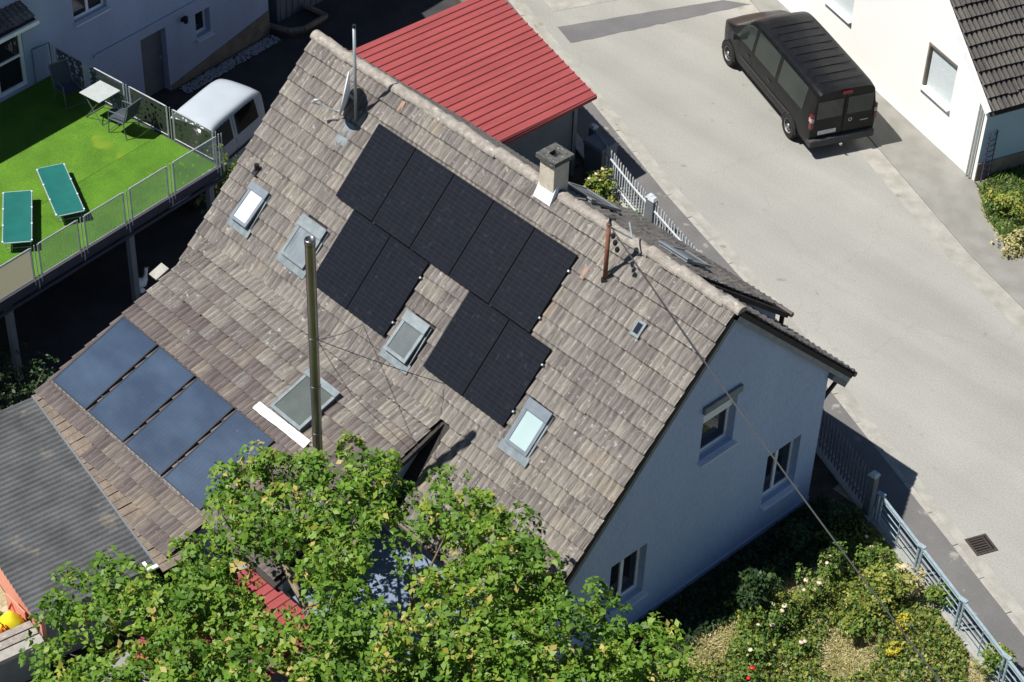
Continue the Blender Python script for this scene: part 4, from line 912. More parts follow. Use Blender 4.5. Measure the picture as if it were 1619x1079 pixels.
def arch(par, x, y, r):
    mb = MB(); k = 24; s = 1 if y > 0 else -1
    vs = []
    for rr in (r, r+.02):
        for j in range(k+1):
            a = -.15+(math.pi+.3)*j/k; vs.append((x+rr*math.cos(a), y, .34+rr*math.sin(a)))
    m_ = k+1; mb.add(vs, [(j, j+1, m_+j+1, m_+j) for j in range(k)]); mb.build('arch_lip', 'vantrim', par, local=True)
    mb = MB(); mb.add([(x, y-s*.002, .3)]+[(x+r*math.cos(-.15+(math.pi+.3)*j/k), y-s*.002, .34+r*math.sin(-.15+(math.pi+.3)*j/k)) for j in range(k+1)], [(0, j+1, j+2) for j in range(k)])
    mb.build('wheel_well', 'dark', par, local=True)

VD = Vector((-.926, .377, 0)); VRZ = math.atan2(VD.y, VD.x); VL_ = Vector((-.377, -.926, 0))
vrear = Vector((-9.07, 13.17, 0))+(-VL_)*.86-VD*.84
van = thing('black_van', 'black passenger van parked half on the pavement by the white house', 'van', (vrear.x, vrear.y, .02), VRZ)
C1 = Car(5.5, [(-.2, 1.86), (.0, 1.88), (.06, 1.915), (.3, 1.935), (2.8, 1.955), (3.55, 1.93), (3.75, 1.86), (4.55, 1.27), (4.75, 1.2), (5.2, 1.06), (5.4, .9), (5.5, .72)],
         [(-.2, .90), (.0, .92), (.12, .945), (1, .955), (4.2, .955), (4.7, .94), (5.1, .87), (5.35, .74), (5.5, .56)], 1.10, .105)
xs = [0, .02, .06, .12, .25, .6, 1, 1.5, 2, 2.5, 3, 3.3, 3.5, 3.65, 3.8, 4, 4.2, 4.4, 4.55, 4.7, 4.85, 5, 5.15, 5.28, 5.38, 5.45, 5.5]
C1.body(xs).build('body', 'vanblack', van, local=True, smooth=True).modifiers.new('edge', 'EDGE_SPLIT').split_angle = rad(50)
for sd_ in (1, -1):
    C1.patch(sd_, 3.36, 4.28, .345, .515, slant1=-.42, slant0=.02).build('side_window', 'carglass', van, local=True, smooth=True)
    C1.patch(sd_, 2.02, 3.22, .345, .52).build('side_window', 'carglass', van, local=True, smooth=True)
    C1.patch(sd_, .50, 1.86, .345, .52).build('side_window', 'carglass', van, local=True, smooth=True)
    C1.patch(sd_, .3, 5.0, .075, .105, off=.012, n=20).build('sill_strip', 'vantrim', van, local=True)
    C1.patch(sd_, 1.05, 3.9, .205, .228, off=.012, n=16).build('rub_strip', 'vantrim', van, local=True)
    for x in (1.93, 3.29): C1.patch(sd_, x-.008, x+.008, .12, .56, off=.002, n=1).build('door_gap', 'dark', van, local=True)
    for x in (1.02, 4.62):
        wheel(van, x, sd_*.868, .34, .215); arch(van, x, sd_*.960, .375)
    mb = MB(); mb.hexa([(4.02, sd_*.97, 1.12), (4.16, sd_*.97, 1.12), (4.18, sd_*1.17, 1.14), (4.06, sd_*1.17, 1.14), (4.02, sd_*.97, 1.2), (4.16, sd_*.97, 1.2), (4.2, sd_*1.17, 1.36), (4.06, sd_*1.17, 1.36)]); mb.build('mirror', 'vantrim', van, local=True, bevel=.02)
    mb = MB(); mb.box(-.03, .1, sd_*.9-.05, sd_*.9+.035, .86, 1.30)
    tl = mb.build('tail_light', 'redlamp', van, local=True, bevel=.02); MB().box(-.036, .105, sd_*.9-.04, sd_*.9+.038, 1.08, 1.19).build('reverse_lens', 'clearlamp', tl, local=True)
    for x in (2.2, 3.45): C1.patch(sd_, x, x+.16, .285, .30, off=.02, n=2).build('door_handle', 'vantrim', van, local=True)
C1.patch(1, 3.78, 4.5, .52, 1.0, off=.006).build('windscreen', 'carglass', van, local=True, smooth=True); C1.patch(-1, 3.78, 4.5, .52, 1.0, off=.006).build('windscreen', 'carglass', van, local=True, smooth=True)
for sd_ in (1, -1):
    MB().box(-.012, -.003, sd_*.43-.36, sd_*.43+.36, 1.13, 1.66).build('rear_window', 'carglass', van, local=True, bevel=.004)
    MB().box(-.008, -.002, sd_*.43-.41, sd_*.43+.41, .52, .545).build('door_line', 'dark', van, local=True)
MB().box(-.008, -.002, -.012, .012, .5, 1.78).build('door_gap', 'dark', van, local=True)
MB().box(-.05, -.0, -.13, .13, 1.78, 1.86).build('brake_light', 'redlamp', van, local=True, bevel=.015)
MB().box(-.10, .14, -.93, .93, .34, .56).build('bumper', 'vantrim', van, local=True, bevel=.04)
MB().box(-.016, -.003, .18, .70, .66, .78).build('number_plate', 'plate', van, local=True)
MB().lathe([(.001, 0), (.05, .0), (.055, .01)], 14, (0, 0, 0))
mb = MB(); k = 14; vs = [(-.014, -.2+rr*math.cos(2*math.pi*j/k), .96+rr*math.sin(2*math.pi*j/k)) for rr in (.035, .055) for j in range(k)]; mb.add(vs, [(j, (j+1) % k, k+(j+1) % k, k+j) for j in range(k)]); mb.build('emblem', 'galv', van, local=True)
MB().box(-.012, -.003, -.72, -.5, .86, .885).build('badge', 'galv', van, local=True)
MB().tube([(.05, .05, .32), (-.16, .05, .32), (-.18, .05, .38)], .025, 8).build('tow_bar', 'galv', van, local=True)
for i in range(9): MB().box(.35+i*.34, .358+i*.34, -.62, .62, 1.969, 1.986).build('roof_rib', 'vanblack', van, local=True)

# white minivan under the terrace edge: nose towards the terrace
vr = P8(-17.78, 5.12, 0)
mv = thing('white_minivan', 'white minivan parked beside the terrace, its nose under the railing', 'car', (vr.x, vr.y, .02), T8-math.pi/2+rad(10)); mv.scale = (.93, .90, .97)
C2 = Car(4.05, [(-.2, 1.5), (0, 1.55), (.08, 1.68), (.3, 1.80), (.7, 1.845), (2.0, 1.85), (2.4, 1.80), (3.1, 1.28), (3.3, 1.1), (3.8, .95), (4.05, .7)],
         [(-.2, .62), (0, .70), (.1, .77), (.5, .83), (3.2, .83), (3.7, .76), (4.05, .55)], .98, .15)
C2.body([0, .03, .08, .15, .25, .4, .6, .9, 1.3, 1.7, 2, 2.2, 2.4, 2.6, 2.8, 3, 3.2, 3.5, 3.75, 3.9, 4, 4.05]).build('body', 'vanwhite', mv, local=True, smooth=True).modifiers.new('edge', 'EDGE_SPLIT').split_angle = rad(50)
for sd_ in (1, -1):
    C2.patch(sd_, .42, 1.40, .36, .49, slant0=.06).build('side_window', 'mpvglass', mv, local=True, smooth=True)
    C2.patch(sd_, 1.60, 2.55, .36, .49, slant1=-.35).build('side_window', 'mpvglass', mv, local=True, smooth=True)
    C2.patch(sd_, .9, 1.9, .20, .235, off=.012, n=8).build('rub_strip', 'vantrim', mv, local=True)
    C2.patch(sd_, 1.49, 1.505, .12, .53, off=.002, n=1).build('door_gap', 'dark', mv, local=True)
    for x in (.72, 3.3): wheel(mv, x, sd_*.735, .30, .19); arch(mv, x, sd_*.838, .36)
    C2.patch(sd_, 2.45, 3.05, .55, 1.0).build('windscreen', 'mpvglass', mv, local=True, smooth=True)
MB().box(-.012, -.003, -.55, .55, 1.02, 1.42).build('rear_window', 'mpvglass', mv, local=True)
MB().box(-.09, .12, -.7, .7, .34, .56).build('bumper', 'vanwhite', mv, local=True, bevel=.04)

# ---------------------------------------------------------------- red carport
car = thing('red_carport', 'carport with a red ribbed sheet metal roof beside the street', 'carport', (-14, 6, 0))
CX0, CX1, ZC = -16.48, -11.2, 2.6
def cedge(x): return 7.93+(x-CX1)*(9.42-7.93)/(CX0-CX1)
ns = 5; sw = (CX1-CX0)/ns
for i in range(ns):
    xa = CX0+sw*i; mb = MB(); prof = []; nr_ = 4; pr = sw/nr_
    for k in range(nr_):
        x = xa+pr*k; prof += [(x, 0), (x+pr-.075, 0), (x+pr-.06, .032), (x+pr-.025, .032), (x+pr-.01, 0)]
    prof.append((xa+sw-.0005, 0))
    vs = [(x, 2.6, ZC+z+.10) for x, z in prof]+[(x, cedge(x), ZC+z-.05) for x, z in prof]; n_ = len(prof)
    mb.add(vs, [(j, j+1, n_+j+1, n_+j) for j in range(n_-1)])
    vs = [(x, 2.6, ZC+z+.085) for x, z in prof]+[(x, cedge(x), ZC+z-.065) for x, z in prof]
    mb.add(vs, [(j+1, j, n_+j, n_+j+1) for j in range(n_-1)])
    mb.build('roof_sheet', 'red', car)
sc = MB()
for i in range(20):
    x = CX0+(CX1-CX0)*(i+1)/20-.042
    for y in (3.2, 4.4, 5.6, 6.8, 7.7):
        z = ZC+.10-.15*(y-2.6)/(cedge(x)-2.6)+.033; sc.lathe([(.011, 0), (.010, .006), (.001, .008)], 6, (x, y, z))
tag(sc.build('fixings', 'rust', car), kind='stuff')
MB().box(CX1-.012, CX1+.02, 2.6, 7.92, ZC-.12, ZC-.03).build('fascia', 'red', car)
wmb = MB()
for i in range(34): wmb.box(-11.75-(.02 if i % 2 else 0), -11.7, 3.6+i*.12, 3.6+i*.12+.119, 0, ZC-.08)
wmb.build('side_wall', 'greywall', car)
for p in ((-11.72, 7.72), (-14.2, 8.45), (-16.3, 9.1)): MB().box(p[0]-.06, p[0]+.06, p[1]-.06, p[1]+.06, 0, ZC-.1).build('post', 'greyboard', car)
MB().box(CX0+.1, -11.5, 3.4, 3.5, 0, ZC+.02).build('back_wall', 'greywall', car)
# bins in the shade between carport and fence
mb = MB(); mb.hexa([(-11.55, 8.05, 0), (-11.0, 8.05, 0), (-11.0, 8.5, 0), (-11.55, 8.5, 0), (-11.6, 8.0, .95), (-10.95, 8.0, .95), (-10.95, 8.55, .95), (-11.6, 8.55, .95)])
wb = thing('wheelie_bin', 'dark grey wheelie bin in the shade between carport and fence', 'bin', (-11.28, 8.28, 0))
mb.build('body', 'greywall', wb); MB().hexa([(-11.63, 7.97, .952), (-10.92, 7.97, .952), (-10.92, 8.58, .952), (-11.63, 8.58, .952), (-11.6, 8.0, 1.03), (-10.95, 8.0, 1.03), (-10.95, 8.5, 1.06), (-11.6, 8.5, 1.06)]).build('lid', 'greyboard', wb)
for x in (-11.5, -11.05): MB().tube([(x-.03, 8.55, .1), (x+.03, 8.55, .1)], .1, 12).build('wheel', 'black', wb)

# ---------------------------------------------------------------- fences
def fy(x): return kb(x)-1.25
pk = MB(); pk.add([(-.025, -.01, .0), (.025, -.01, 0), (.025, .01, 0), (-.025, .01, 0), (-.025, -.01, .98), (.025, -.01, .98), (.025, .01, .98), (-.025, .01, .98), (0, 0, 1.04)], [(0, 1, 5, 4), (1, 2, 6, 5), (2, 3, 7, 6), (3, 0, 4, 7), (4, 5, 8), (5, 6, 8), (6, 7, 8), (7, 4, 8)])
pkm = pk.mesh('picket', 'fence'); pk_shade = pk.mesh('picket', 'greyboard')  # second copy coloured dark to imitate the house shadow on the pickets
def picket_fence(x0, x1, label, pkm=pkm, fm_='fence'):
    f = thing('picket_fence', label, 'fence', ((x0+x1)/2, fy((x0+x1)/2), .06), group='picket fences by the pavement')
    n_ = int(math.hypot(x1-x0, fy(x1)-fy(x0))/.128)
    for i in range(n_+1):
        x = x0+(x1-x0)*i/n_
        o = bpy.data.objects.new('picket', pkm); COL.objects.link(o); attach(o, f); o.location = (x, fy(x)+.02, .1); o.rotation_euler = (random.uniform(-.012, .012), random.uniform(-.01, .01), -.36)
    for z in (.30, .88):
        pts = [(x0+(x1-x0)*i/8, fy(x0+(x1-x0)*i/8)-.012, z) for i in range(9)]
        MB().tube(pts, .026, 6).build('rail', fm_, f)
    for x in (x0-.12, x1+.12):
        MB().box(x-.08, x+.08, fy(x)-.08, fy(x)+.08, 0, 1.14).build('post', 'greyboard', f); MB().hexa([(x-.1, fy(x)-.1, 1.142), (x+.1, fy(x)-.1, 1.142), (x+.1, fy(x)+.1, 1.142), (x-.1, fy(x)+.1, 1.142), (x-.06, fy(x)-.06, 1.21), (x+.06, fy(x)-.06, 1.21), (x+.06, fy(x)+.06, 1.21), (x-.06, fy(x)+.06, 1.21)]).build('post_cap', 'fence', f)
picket_fence(-11.6, -8.85, 'white picket fence section between the carport and the grey post')
picket_fence(-8.5, -5.0, 'white picket fence section just behind the dormer roof')
picket_fence(-4.7, -2.0, 'white picket fence section hidden mostly by the back roof')
picket_fence(-1.7, .85, 'picket fence section coloured dark to imitate the house shadow beyond the gable corner', pk_shade, 'greyboard')
mf = thing('metal_fence', 'blue grey metal fence with horizontal bars along the garden pavement', 'fence', (4, fy(4), 0))
pxs = [1.30, 2.78, 4.24, 5.70, 7.16]
for x in pxs:
    y = fy(x)
    for o_ in (-.055, .055):
        MB().box(x+o_-.02, x+o_+.02, y-.03-.36*o_, y+.03-.36*o_, 0, .92).build('post', 'bluefence', mf)
    MB().box(x-.09, x+.09, y-.05, y+.05, .9, .93).build('post_cap', 'bluefence', mf)
for xa, xb in zip(pxs[:-1], pxs[1:]):
    for z, r_ in ((.16, .012), (.32, .012), (.48, .012), (.64, .012), (.80, .014)):
        MB().tube([(xa+.05, fy(xa+.05), z), (xb-.05, fy(xb-.05), z)], r_, 6).build('bar', 'bluefence', mf)
    MB().hexa([(xa+.02, fy(xa+.02)-.03, .86), (xb-.02, fy(xb-.02)-.03, .86), (xb-.02, fy(xb-.02)+.03, .86), (xa+.02, fy(xa+.02)+.03, .86), (xa+.02, fy(xa+.02)-.03, .9), (xb-.02, fy(xb-.02)-.03, .9), (xb-.02, fy(xb-.02)+.03, .9), (xa+.02, fy(xa+.02)+.03, .9)]).build('top_rail', 'bluefence', mf)
    xm = (xa+xb)/2; MB().tube([(xm, fy(xm)-.015, .12), (xm, fy(xm)-.015, .86)], .012, 6).build('stay', 'bluefence', mf)
lw = MB(); q = [1.2, 3, 5, 7.4]
lw.slab([(x, fy(x)-.10) for x in q]+[(x, fy(x)+.06) for x in reversed(q)], -.02, .12)
tag(lw.build('fence_wall', 'gutter'), 'low concrete base wall under the blue grey metal fence', 'wall')

# ---------------------------------------------------------------- white house across the street
A0 = Vector((-9.12, 16.59, 0)); DDv = Vector((4.18, -1.29, 0)).normalized(); DN = Vector((DDv.y, -DDv.x, 0))
if DN.y > 0: DN = -DN
FWH = frame(A0, DDv, (0, 0, 1), DN)
wh = thing('white_house', 'bright white gabled house with a dark tiled roof across the street', 'house', FWH(0, 0, -5))
DAP, SL = -.75, .81
def wtop(d): return 2.40+(4.45-d)*SL if d > DAP else 2.40+(4.45-DAP)*SL-(DAP-d)*SL
hs = [(1.80, 3.02, 1.32, 2.60), (-2.76, -1.53, 1.32, 2.60)]
wm = MB(); wall(wm, FWH, wtop, [-5.95, DAP, 4.45], hs, depth=.17); wm.build('wall', 'plaster_white', wh)
em = MB(); FEN = frame(FWH(4.45, 0, 0), -DN, (0, 0, 1), DDv); wall(em, FEN, lambda a: 2.40, [0, 10], [], base=0); em.build('end_wall', 'tealwall', wh)
MB().fbox(FEN, .0, 10, 0, .55, .002, .03).build('plinth', 'plinth', wh)
for h in hs:
    wo = window(wh, FWH, *h, depth=.13, mullion=False, sillout=.10, pane='blind', frm='plinth', dark_sill='plaster_white')
    sm = MB(); n_ = 20; hh = (h[3]-h[2])/n_
    for i in range(n_): sm.fbox(FWH, h[0]+.07, h[1]-.03, h[2]+i*hh+.006, h[2]+(i+1)*hh-.001, -.10, -.088)
    sm.build('shutter', 'shutter', wo)
    MB().fbox(FWH, h[0], h[1], h[3]-.06, h[3]-.004, -.085, .015).build('lintel', 'plinth', wo)
    MB().fbox(FWH, h[0]+.002, h[0]+.06, h[2]+.02, h[3]-.062, -.085, .012).build('shutter_guide', 'plinth', wo)
cs, sn = 1/math.hypot(1, SL), SL/math.hypot(1, SL)
FRW = frame(FWH(DAP, wtop(DAP)+.06, 0), -DN, DDv*cs-ZV*sn, DDv*sn+ZV*cs)      # a inward from the wall, b down the slope
LRW = (4.45-DAP+.22)/cs
ro = MB(); ro.fbox(FRW, -.14, 10, 0, LRW, -.1, 0); ro = ro.build('roof', 'under', wh)
FRW2 = frame(FWH(DAP, wtop(DAP)+.06, 0), -DN, -DDv*cs-ZV*sn, -DDv*sn+ZV*cs); MB().fbox(FRW2, -.14, 10, 0, LRW, -.1, .04).build('far_roof', 'tile_dark', wh)
ft = MB(); nW = int(LRW/TE)
for r in range(nW):
    for c in range(33):
        b = LRW-TE*(r+1)+.02; mw = tile_matrix(FRW, -.14+TW*(c+.5), b) @ Matrix.Diagonal((1, 1, 1.5, 1))
        if r < 10 and c < 12: inst('tile', random.choice(TMS['tile_dark']), mw, ro)
        else: field(ft, mw)
tag(ft.build('tile_field', 'tile_dark', ro), kind='stuff')
MB().fbox(FRW, -.2, -.142, 0, LRW, -.16, .05).build('verge_board', 'white', wh)
MB().fbox(FRW, -.1, 10, LRW+.002, LRW+.1, -.12, -.02).build('gutter', 'wood', wh)
for o_ in (4.20, 4.31): MB().tube([FWH(o_, 2.3, .06), FWH(o_, .06, .06)], .028, 8).build('downpipe', 'galv', wh)
MB().tube([FWH(4.31, 2.3, .06), FWH(4.58, 2.42, .02)], .03, 8).build('downpipe_bend', 'galv', wh)
ph = thing('pink_house', 'pink plastered neighbour house behind the black van', 'house', FWH(-9, 0, -3))
wm = MB(); wall(wm, frame(FWH(-6.0, 0, -.15), -DDv, (0, 0, 1), DN), lambda a: 5.5, [0, 8], []); wm.build('wall', 'pinkwall', ph)
MB().tube([FWH(-6.1, 5.4, .0), FWH(-6.1, .05, .0)], .05, 8).build('downpipe', 'galv', ph)
# trellis at the house corner
tr = thing('wall_trellis', 'dark violet wooden trellis leaning at the corner of the white house', 'trellis', FWH(4.6, 0, -.3))
for o_ in (.12, .34): MB().tube([FEN(o_, 0.0, .12), FEN(o_+.03, 1.5, .06)], .02, 6).build('upright', 'lattice', tr)
for i in range(9): MB().tube([FEN(.10, .12+i*.16, .13-.006*i), FEN(.38, .16+i*.16, .13-.006*i)], .012, 6).build('rung', 'lattice', tr)

# ---------------------------------------------------------------- corrugated shed at the lower left
pA_, pB_ = Vector(atz(52, 628, 1.80)), Vector(atz(248, 895, 1.52)); sx = (pB_-pA_).normalized(); sy = Vector((-sx.y, sx.x, 0)).normalized()
SO = Vector((pB_.x, pB_.y, pB_.z-1.42))                 # corner next to the tiled wing, towards the garden
shd = thing('corrugated_shed', 'low shed with a grey corrugated roof against the tiled wing', 'shed', SO-sx*3-sy*1.5)
ZS = 1.42
def SP(a, b, z): return SO+sx*a+sy*b+ZV*z
nw = 5; Lx, Ly = (pB_-pA_).length, 2.5; sww = Lx/nw
for i in range(nw):
    mb = MB(); n_ = int(sww/.13)*6
    mb.grid(lambda s, t: SP(-Lx+sww*(i+s)-.0004, -Ly+Ly*t, ZS-.10+.10*t+.028*math.sin(2*math.pi*(sww*(i+s))/.13)+.003*i), n_, 2)
    mb.build('roof_sheet', 'corr', shd, smooth=True)
MB().hexa([SP(a, b, z) for z in (0, ZS-.16) for a, b in ((-Lx, -Ly+.12), (-.12, -Ly+.12), (-.12, -Ly+.2), (-Lx, -Ly+.2))]).build('front_wall', 'salmon', shd)
MB().hexa([SP(a, b, z) for z in (0, ZS-.16) for a, b in ((-.2, -Ly+.202), (-.12, -Ly+.202), (-.12, -.05), (-.2, -.05))]).build('side_wall', 'greyboard', shd)
# row of loose tiles covering the joint with the wing
for i in range(27):
    a = -Lx+.05+i*.208; z = ZS+.06+random.uniform(-.01, .01)
    y1 = .30+.012*i
    mb = MB().hexa([SP(a, .0, z), SP(a+.19, .0, z), SP(a+.19, y1, z+.07), SP(a, y1, z+.07), SP(a, .0, z+.022), SP(a+.19, .0, z+.022), SP(a+.19, y1, z+.092), SP(a, y1, z+.092)])
    mb.build('joint_tile', 'sandtile', shd)
MB().hexa([SP(-Lx, -.03, ZS-.04), SP(0, -.03, ZS-.04), SP(0, .015, ZS-.04), SP(-Lx, .015, ZS-.04), SP(-Lx, -.03, ZS+.05), SP(0, -.03, ZS+.05), SP(0, .015, ZS+.05), SP(-Lx, .015, ZS+.05)]).build('joint_board', 'greyboard', shd)
mb = MB(); mb.fbox(frame(SP(.05, -.22, ZS+.02), sx, sy, ZV), -.05, .03, 0, .34, 0, .04); mb.fbox(frame(SP(.05, -.22, ZS+.02), sx, sy, ZV), -.22, -.05, 0, .06, 0, .04); mb.build('edge_trim', 'white', shd)
# leaf litter and moss lumps at the eave of the wing
ml = MB()
for i in range(60):
    p = SP(-Lx+random.random()*Lx, .32+random.uniform(0, .12), ZS+.16+random.uniform(0, .03)); s = random.uniform(.02, .05)
    ml.lathe([(.001, -s*.4), (s, 0), (s*.6, s*.4), (.001, s*.5)], 6, p)
tag(ml.build('eave_litter', 'sandtile'), 'moss and leaf litter caught along the eave of the tiled wing', 'litter', kind='stuff')
# boundary wall running from the shed towards the camera
gw = thing('garden_wall', 'dark grey boundary wall with pale ribbed coping at the lower left', 'wall', SP(-.4, -Ly-2, 0))
MB().hexa([SP(a, b, z) for z in (0, .80) for a, b in ((-.45, -Ly-6), (.06, -Ly-6), (.06, -Ly+.1), (-.45, -Ly+.1))]).build('wall', 'greyboard', gw)
for k, (a0, a1, z) in enumerate(((-.52, -.36, .802), (-.31, -.15, .802), (-.1, .12, .802))):
    MB().hexa([SP(a, b, zz) for zz in (z, z+.06+.02*k) for a, b in ((a0, -Ly-6), (a1, -Ly-6), (a1, -Ly+.05), (a0, -Ly+.05))]).build('coping', 'kerb' if k == 2 else 'ridge', gw)
struct(MB().slab([tuple(SP(a, b, 0).to_2d()) for a, b in ((-9, -Ly-8), (-.6, -Ly-8), (-.6, -Ly+.1), (-9, -Ly+.1))], -.02, .5).build('yard_soil', 'soil'))
bp_ = SP(-.74, -Ly-.24, 0)
bg_ = thing('rubbish_sack', 'bright yellow sack with red printed warning shapes beside the salmon wall', 'sack', (bp_.x, bp_.y, .49), .75); bg_.scale = (1.05, .8, 1)
mb = MB(); mb.lathe([(.001, 0), (.17, .01), (.23, .12), (.25, .32), (.21, .52), (.10, .64), (.05, .70), (.001, .71)], 14); mb.v = [(x*(1+.12*math.sin(7*z+3*y)), y*(1+.1*math.cos(9*z+2*x)), z) for x, y, z in mb.v]
mb.build('bag', 'yellow', bg_, local=True, smooth=True)
for k in range(3):
    c = Vector((.09-.13*k, -.25+.05*k*k*.4, .30+.1*k)); c.y = -.262+.02*k
    tri = MB(); s = .14
    P = [c+Vector((-s, 0, -s*.8)), c+Vector((s, 0, -s*.8)), c+Vector((0, .01, s))]
    tri.tube(P+[P[0], P[1]], .02, 4, caps=False); tri.build('printed_triangle', 'redprint', bg_, local=True)
sgn = MB(); sp = SP(-.98, -Ly-.02, 0); tr_ = thing('warning_board', 'salmon warning board with red triangle outlines behind the yellow sack', 'sign', (sp.x, sp.y, .49))
MB().box(-.33, .33, -.01, .01, 0, .62).build('board', 'salmon', tr_, local=True)
for k in range(2):
    c = Vector((-.12+.28*k, -.02, .36-.1*k)); s = .16; P = [c+Vector((-s, 0, -s*.8)), c+Vector((s, 0, -s*.8)), c+Vector((0, 0, s))]
    MB().tube(P+[P[0], P[1]], .018, 4, caps=False).build('triangle', 'redprint', tr_, local=True)

# canopies glimpsed below the tree
rc = thing('red_canopy', 'small red ribbed sheet roof glimpsed below the tree beside the wing', 'canopy', (-3.6, -8.6, 0))
mb = MB(); prof = []
for k in range(12): x = -4.95+k*.2; prof += [(x, 0), (x+.14, 0), (x+.155, .025), (x+.185, .025)]
n_ = len(prof); vs = [(x, -7.5, 1.80+z) for x, z in prof]+[(x, -10.4, 1.62+z) for x, z in prof]; mb.add(vs, [(j, j+1, n_+j+1, n_+j) for j in range(n_-1)]); mb.build('roof_sheet', 'red', rc)
for p in ((-4.85, -10.3), (-2.65, -10.3)): MB().box(p[0]-.04, p[0]+.04, p[1]-.04, p[1]+.04, 0, 1.6).build('post', 'wood', rc)
MB().box(-4.0, -2.6, -7.62, -7.56, 0, 1.76).build('back_wall', 'greyboard', rc)
bc = thing('blue_canopy', 'pale blue fabric canopy glimpsed through the tree in front of the house', 'canopy', (-2.6, -5.3, 0))
mb = MB(); mb.grid(lambda s, t: (-4.15+3.3*s, -7.3+2.35*t, 1.55+.2*t-.08*math.sin(math.pi*s)+.015*math.sin(20*s)), 24, 8); mb.build('fabric', 'paleblue', bc, smooth=True)
for p in ((-4.1, -7.25, 1.55), (-.9, -7.25, 1.55), (-4.1, -5.0, 1.74), (-.9, -5.0, 1.74)): MB().tube([(p[0], p[1], 0), p], .025, 8).build('pole', 'rail', bc)
# ---------------------------------------------------------------- foliage
def leaves_mesh(name, m, pos, axis, size, rnd, wide=.62):
    """every leaf is a folded kite: base, left, tip, right"""
    n = len(pos); a = axis/np.linalg.norm(axis, axis=1)[:, None]
    q = rng.normal(size=(n, 3)); q[:, 2] *= .35; sidev = np.cross(a, np.array([0, 0, 1.])+.45*q); sidev /= np.linalg.norm(sidev, axis=1)[:, None]+1e-9
    nr = np.cross(sidev, a); s = size[:, None]
    v = np.empty((n, 4, 3)); mid = pos+a*s*.45
    v[:, 0] = pos; v[:, 1] = mid+sidev*s*wide*.5+nr*s*.10; v[:, 2] = pos+a*s-nr*s*.12; v[:, 3] = mid-sidev*s*wide*.5+nr*s*.10
    me = bpy.data.meshes.new(name); me.vertices.add(4*n); me.vertices.foreach_set("co", v.reshape(-1).astype(np.float32))
    me.loops.add(4*n); me.loops.foreach_set("vertex_index", np.arange(4*n, dtype=np.int32))
    me.polygons.add(n); me.polygons.foreach_set("loop_start", np.arange(0, 4*n, 4, dtype=np.int32)); me.polygons.foreach_set("loop_total", np.full(n, 4, dtype=np.int32))
    at = me.attributes.new("rnd", 'FLOAT', 'FACE'); at.data.foreach_set("value", np.clip(rnd, 0, 1).astype(np.float32))
    me.materials.append(M[m]); me.update(); me.validate(); return me
def sprigs(centers, radii, per, k, size, upb=.35, tone=None, flat=1.):
    P, A, S, R = [], [], [], []
    for ci, (c, r) in enumerate(zip(centers, radii)):
        d = rng.normal(size=(per, 3)); d[:, 2] = d[:, 2]*.8+.25; d /= np.linalg.norm(d, axis=1)[:, None]
        sp = np.array(c)+d*(r*(.35+.65*rng.random(per)**.6))[:, None]*np.array([1, 1, flat]); ax = d+np.array([0, 0, upb]); ax /= np.linalg.norm(ax, axis=1)[:, None]
        t0 = (tone[ci] if tone is not None else .4)
        for i in range(per):
            t = np.cross(ax[i], rng.normal(size=3)); t /= np.linalg.norm(t)+1e-9; b = np.cross(ax[i], t)
            ph = 2*np.pi*(np.arange(k)/k)+rng.random()*6; ph = ph+rng.normal(size=k)*.25
            rd_ = np.cos(ph)[:, None]*t+np.sin(ph)[:, None]*b
            P.append(sp[i]+rd_*size*.15+ax[i]*(rng.random(k)*size*.9)[:, None]); A.append(rd_+ax[i]*(.1+.5*rng.random(k))[:, None]-np.array([0, 0, .15]))
            S.append(size*(.5+1.0*rng.random(k)**1.5)); R.append(np.clip(t0+rng.normal()*.14+rng.normal(size=k)*.12+(.35 if rng.random() < .05 else 0), 0, 1))
    return np.concatenate(P), np.concatenate(A), np.concatenate(S), np.concatenate(R)
def foliage(name, m, parent, centers, radii, per, k, size, stuff=True, local=False, **kw):
    me = leaves_mesh(name, m, *sprigs(centers, radii, per, k, size, **kw))
    o = bpy.data.objects.new(name, me); COL.objects.link(o); attach(o, parent, local)
    if stuff: tag(o, kind='stuff')
    return o

# the big tree in front of the house; its crown rises from behind the lower frame edge
OUT = [(62, 1000), (78, 960), (105, 905), (150, 872), (205, 868), (240, 900), (275, 878), (325, 868), (340, 800), (372, 728), (420, 722), (465, 750), (515, 712), (560, 708), (610, 735), (640, 790), (672, 812), (690, 752), (712, 750), (735, 800), (790, 782), (838, 800), (850, 850), (895, 890), (925, 905), (950, 955), (1010, 995), (1060, 998), (1092, 1022), (1085, 1080), (1060, 1200), (900, 1330), (600, 1380), (300, 1330), (120, 1200), (75, 1100)]
def inside(u, v):
    c = False
    for (x0, y0), (x1, y1) in zip(OUT, OUT[1:]+OUT[:1]):
        if (y0 > v) != (y1 > v) and u < (x1-x0)*(v-y0)/(y1-y0)+x0: c = not c
    return c
GAPS = [(a, c, b*.8, d*.8) for a, c, b, d in [(610, 900, 45, 50), (590, 955, 28, 30), (690, 900, 34, 38), (655, 850, 28, 22), (445, 935, 48, 34), (430, 1065, 48, 28), (725, 960, 22, 20), (700, 850, 32, 26), (640, 815, 22, 30), (130, 1015, 45, 24), (760, 930, 20, 14), (640, 985, 22, 18), (505, 985, 18, 14), (415, 890, 40, 24), (450, 950, 52, 40), (440, 1065, 60, 34)]]
TB = Vector((-1.0, -8.5, 0))
cents, rads_, tones = [], [], []
st = 33
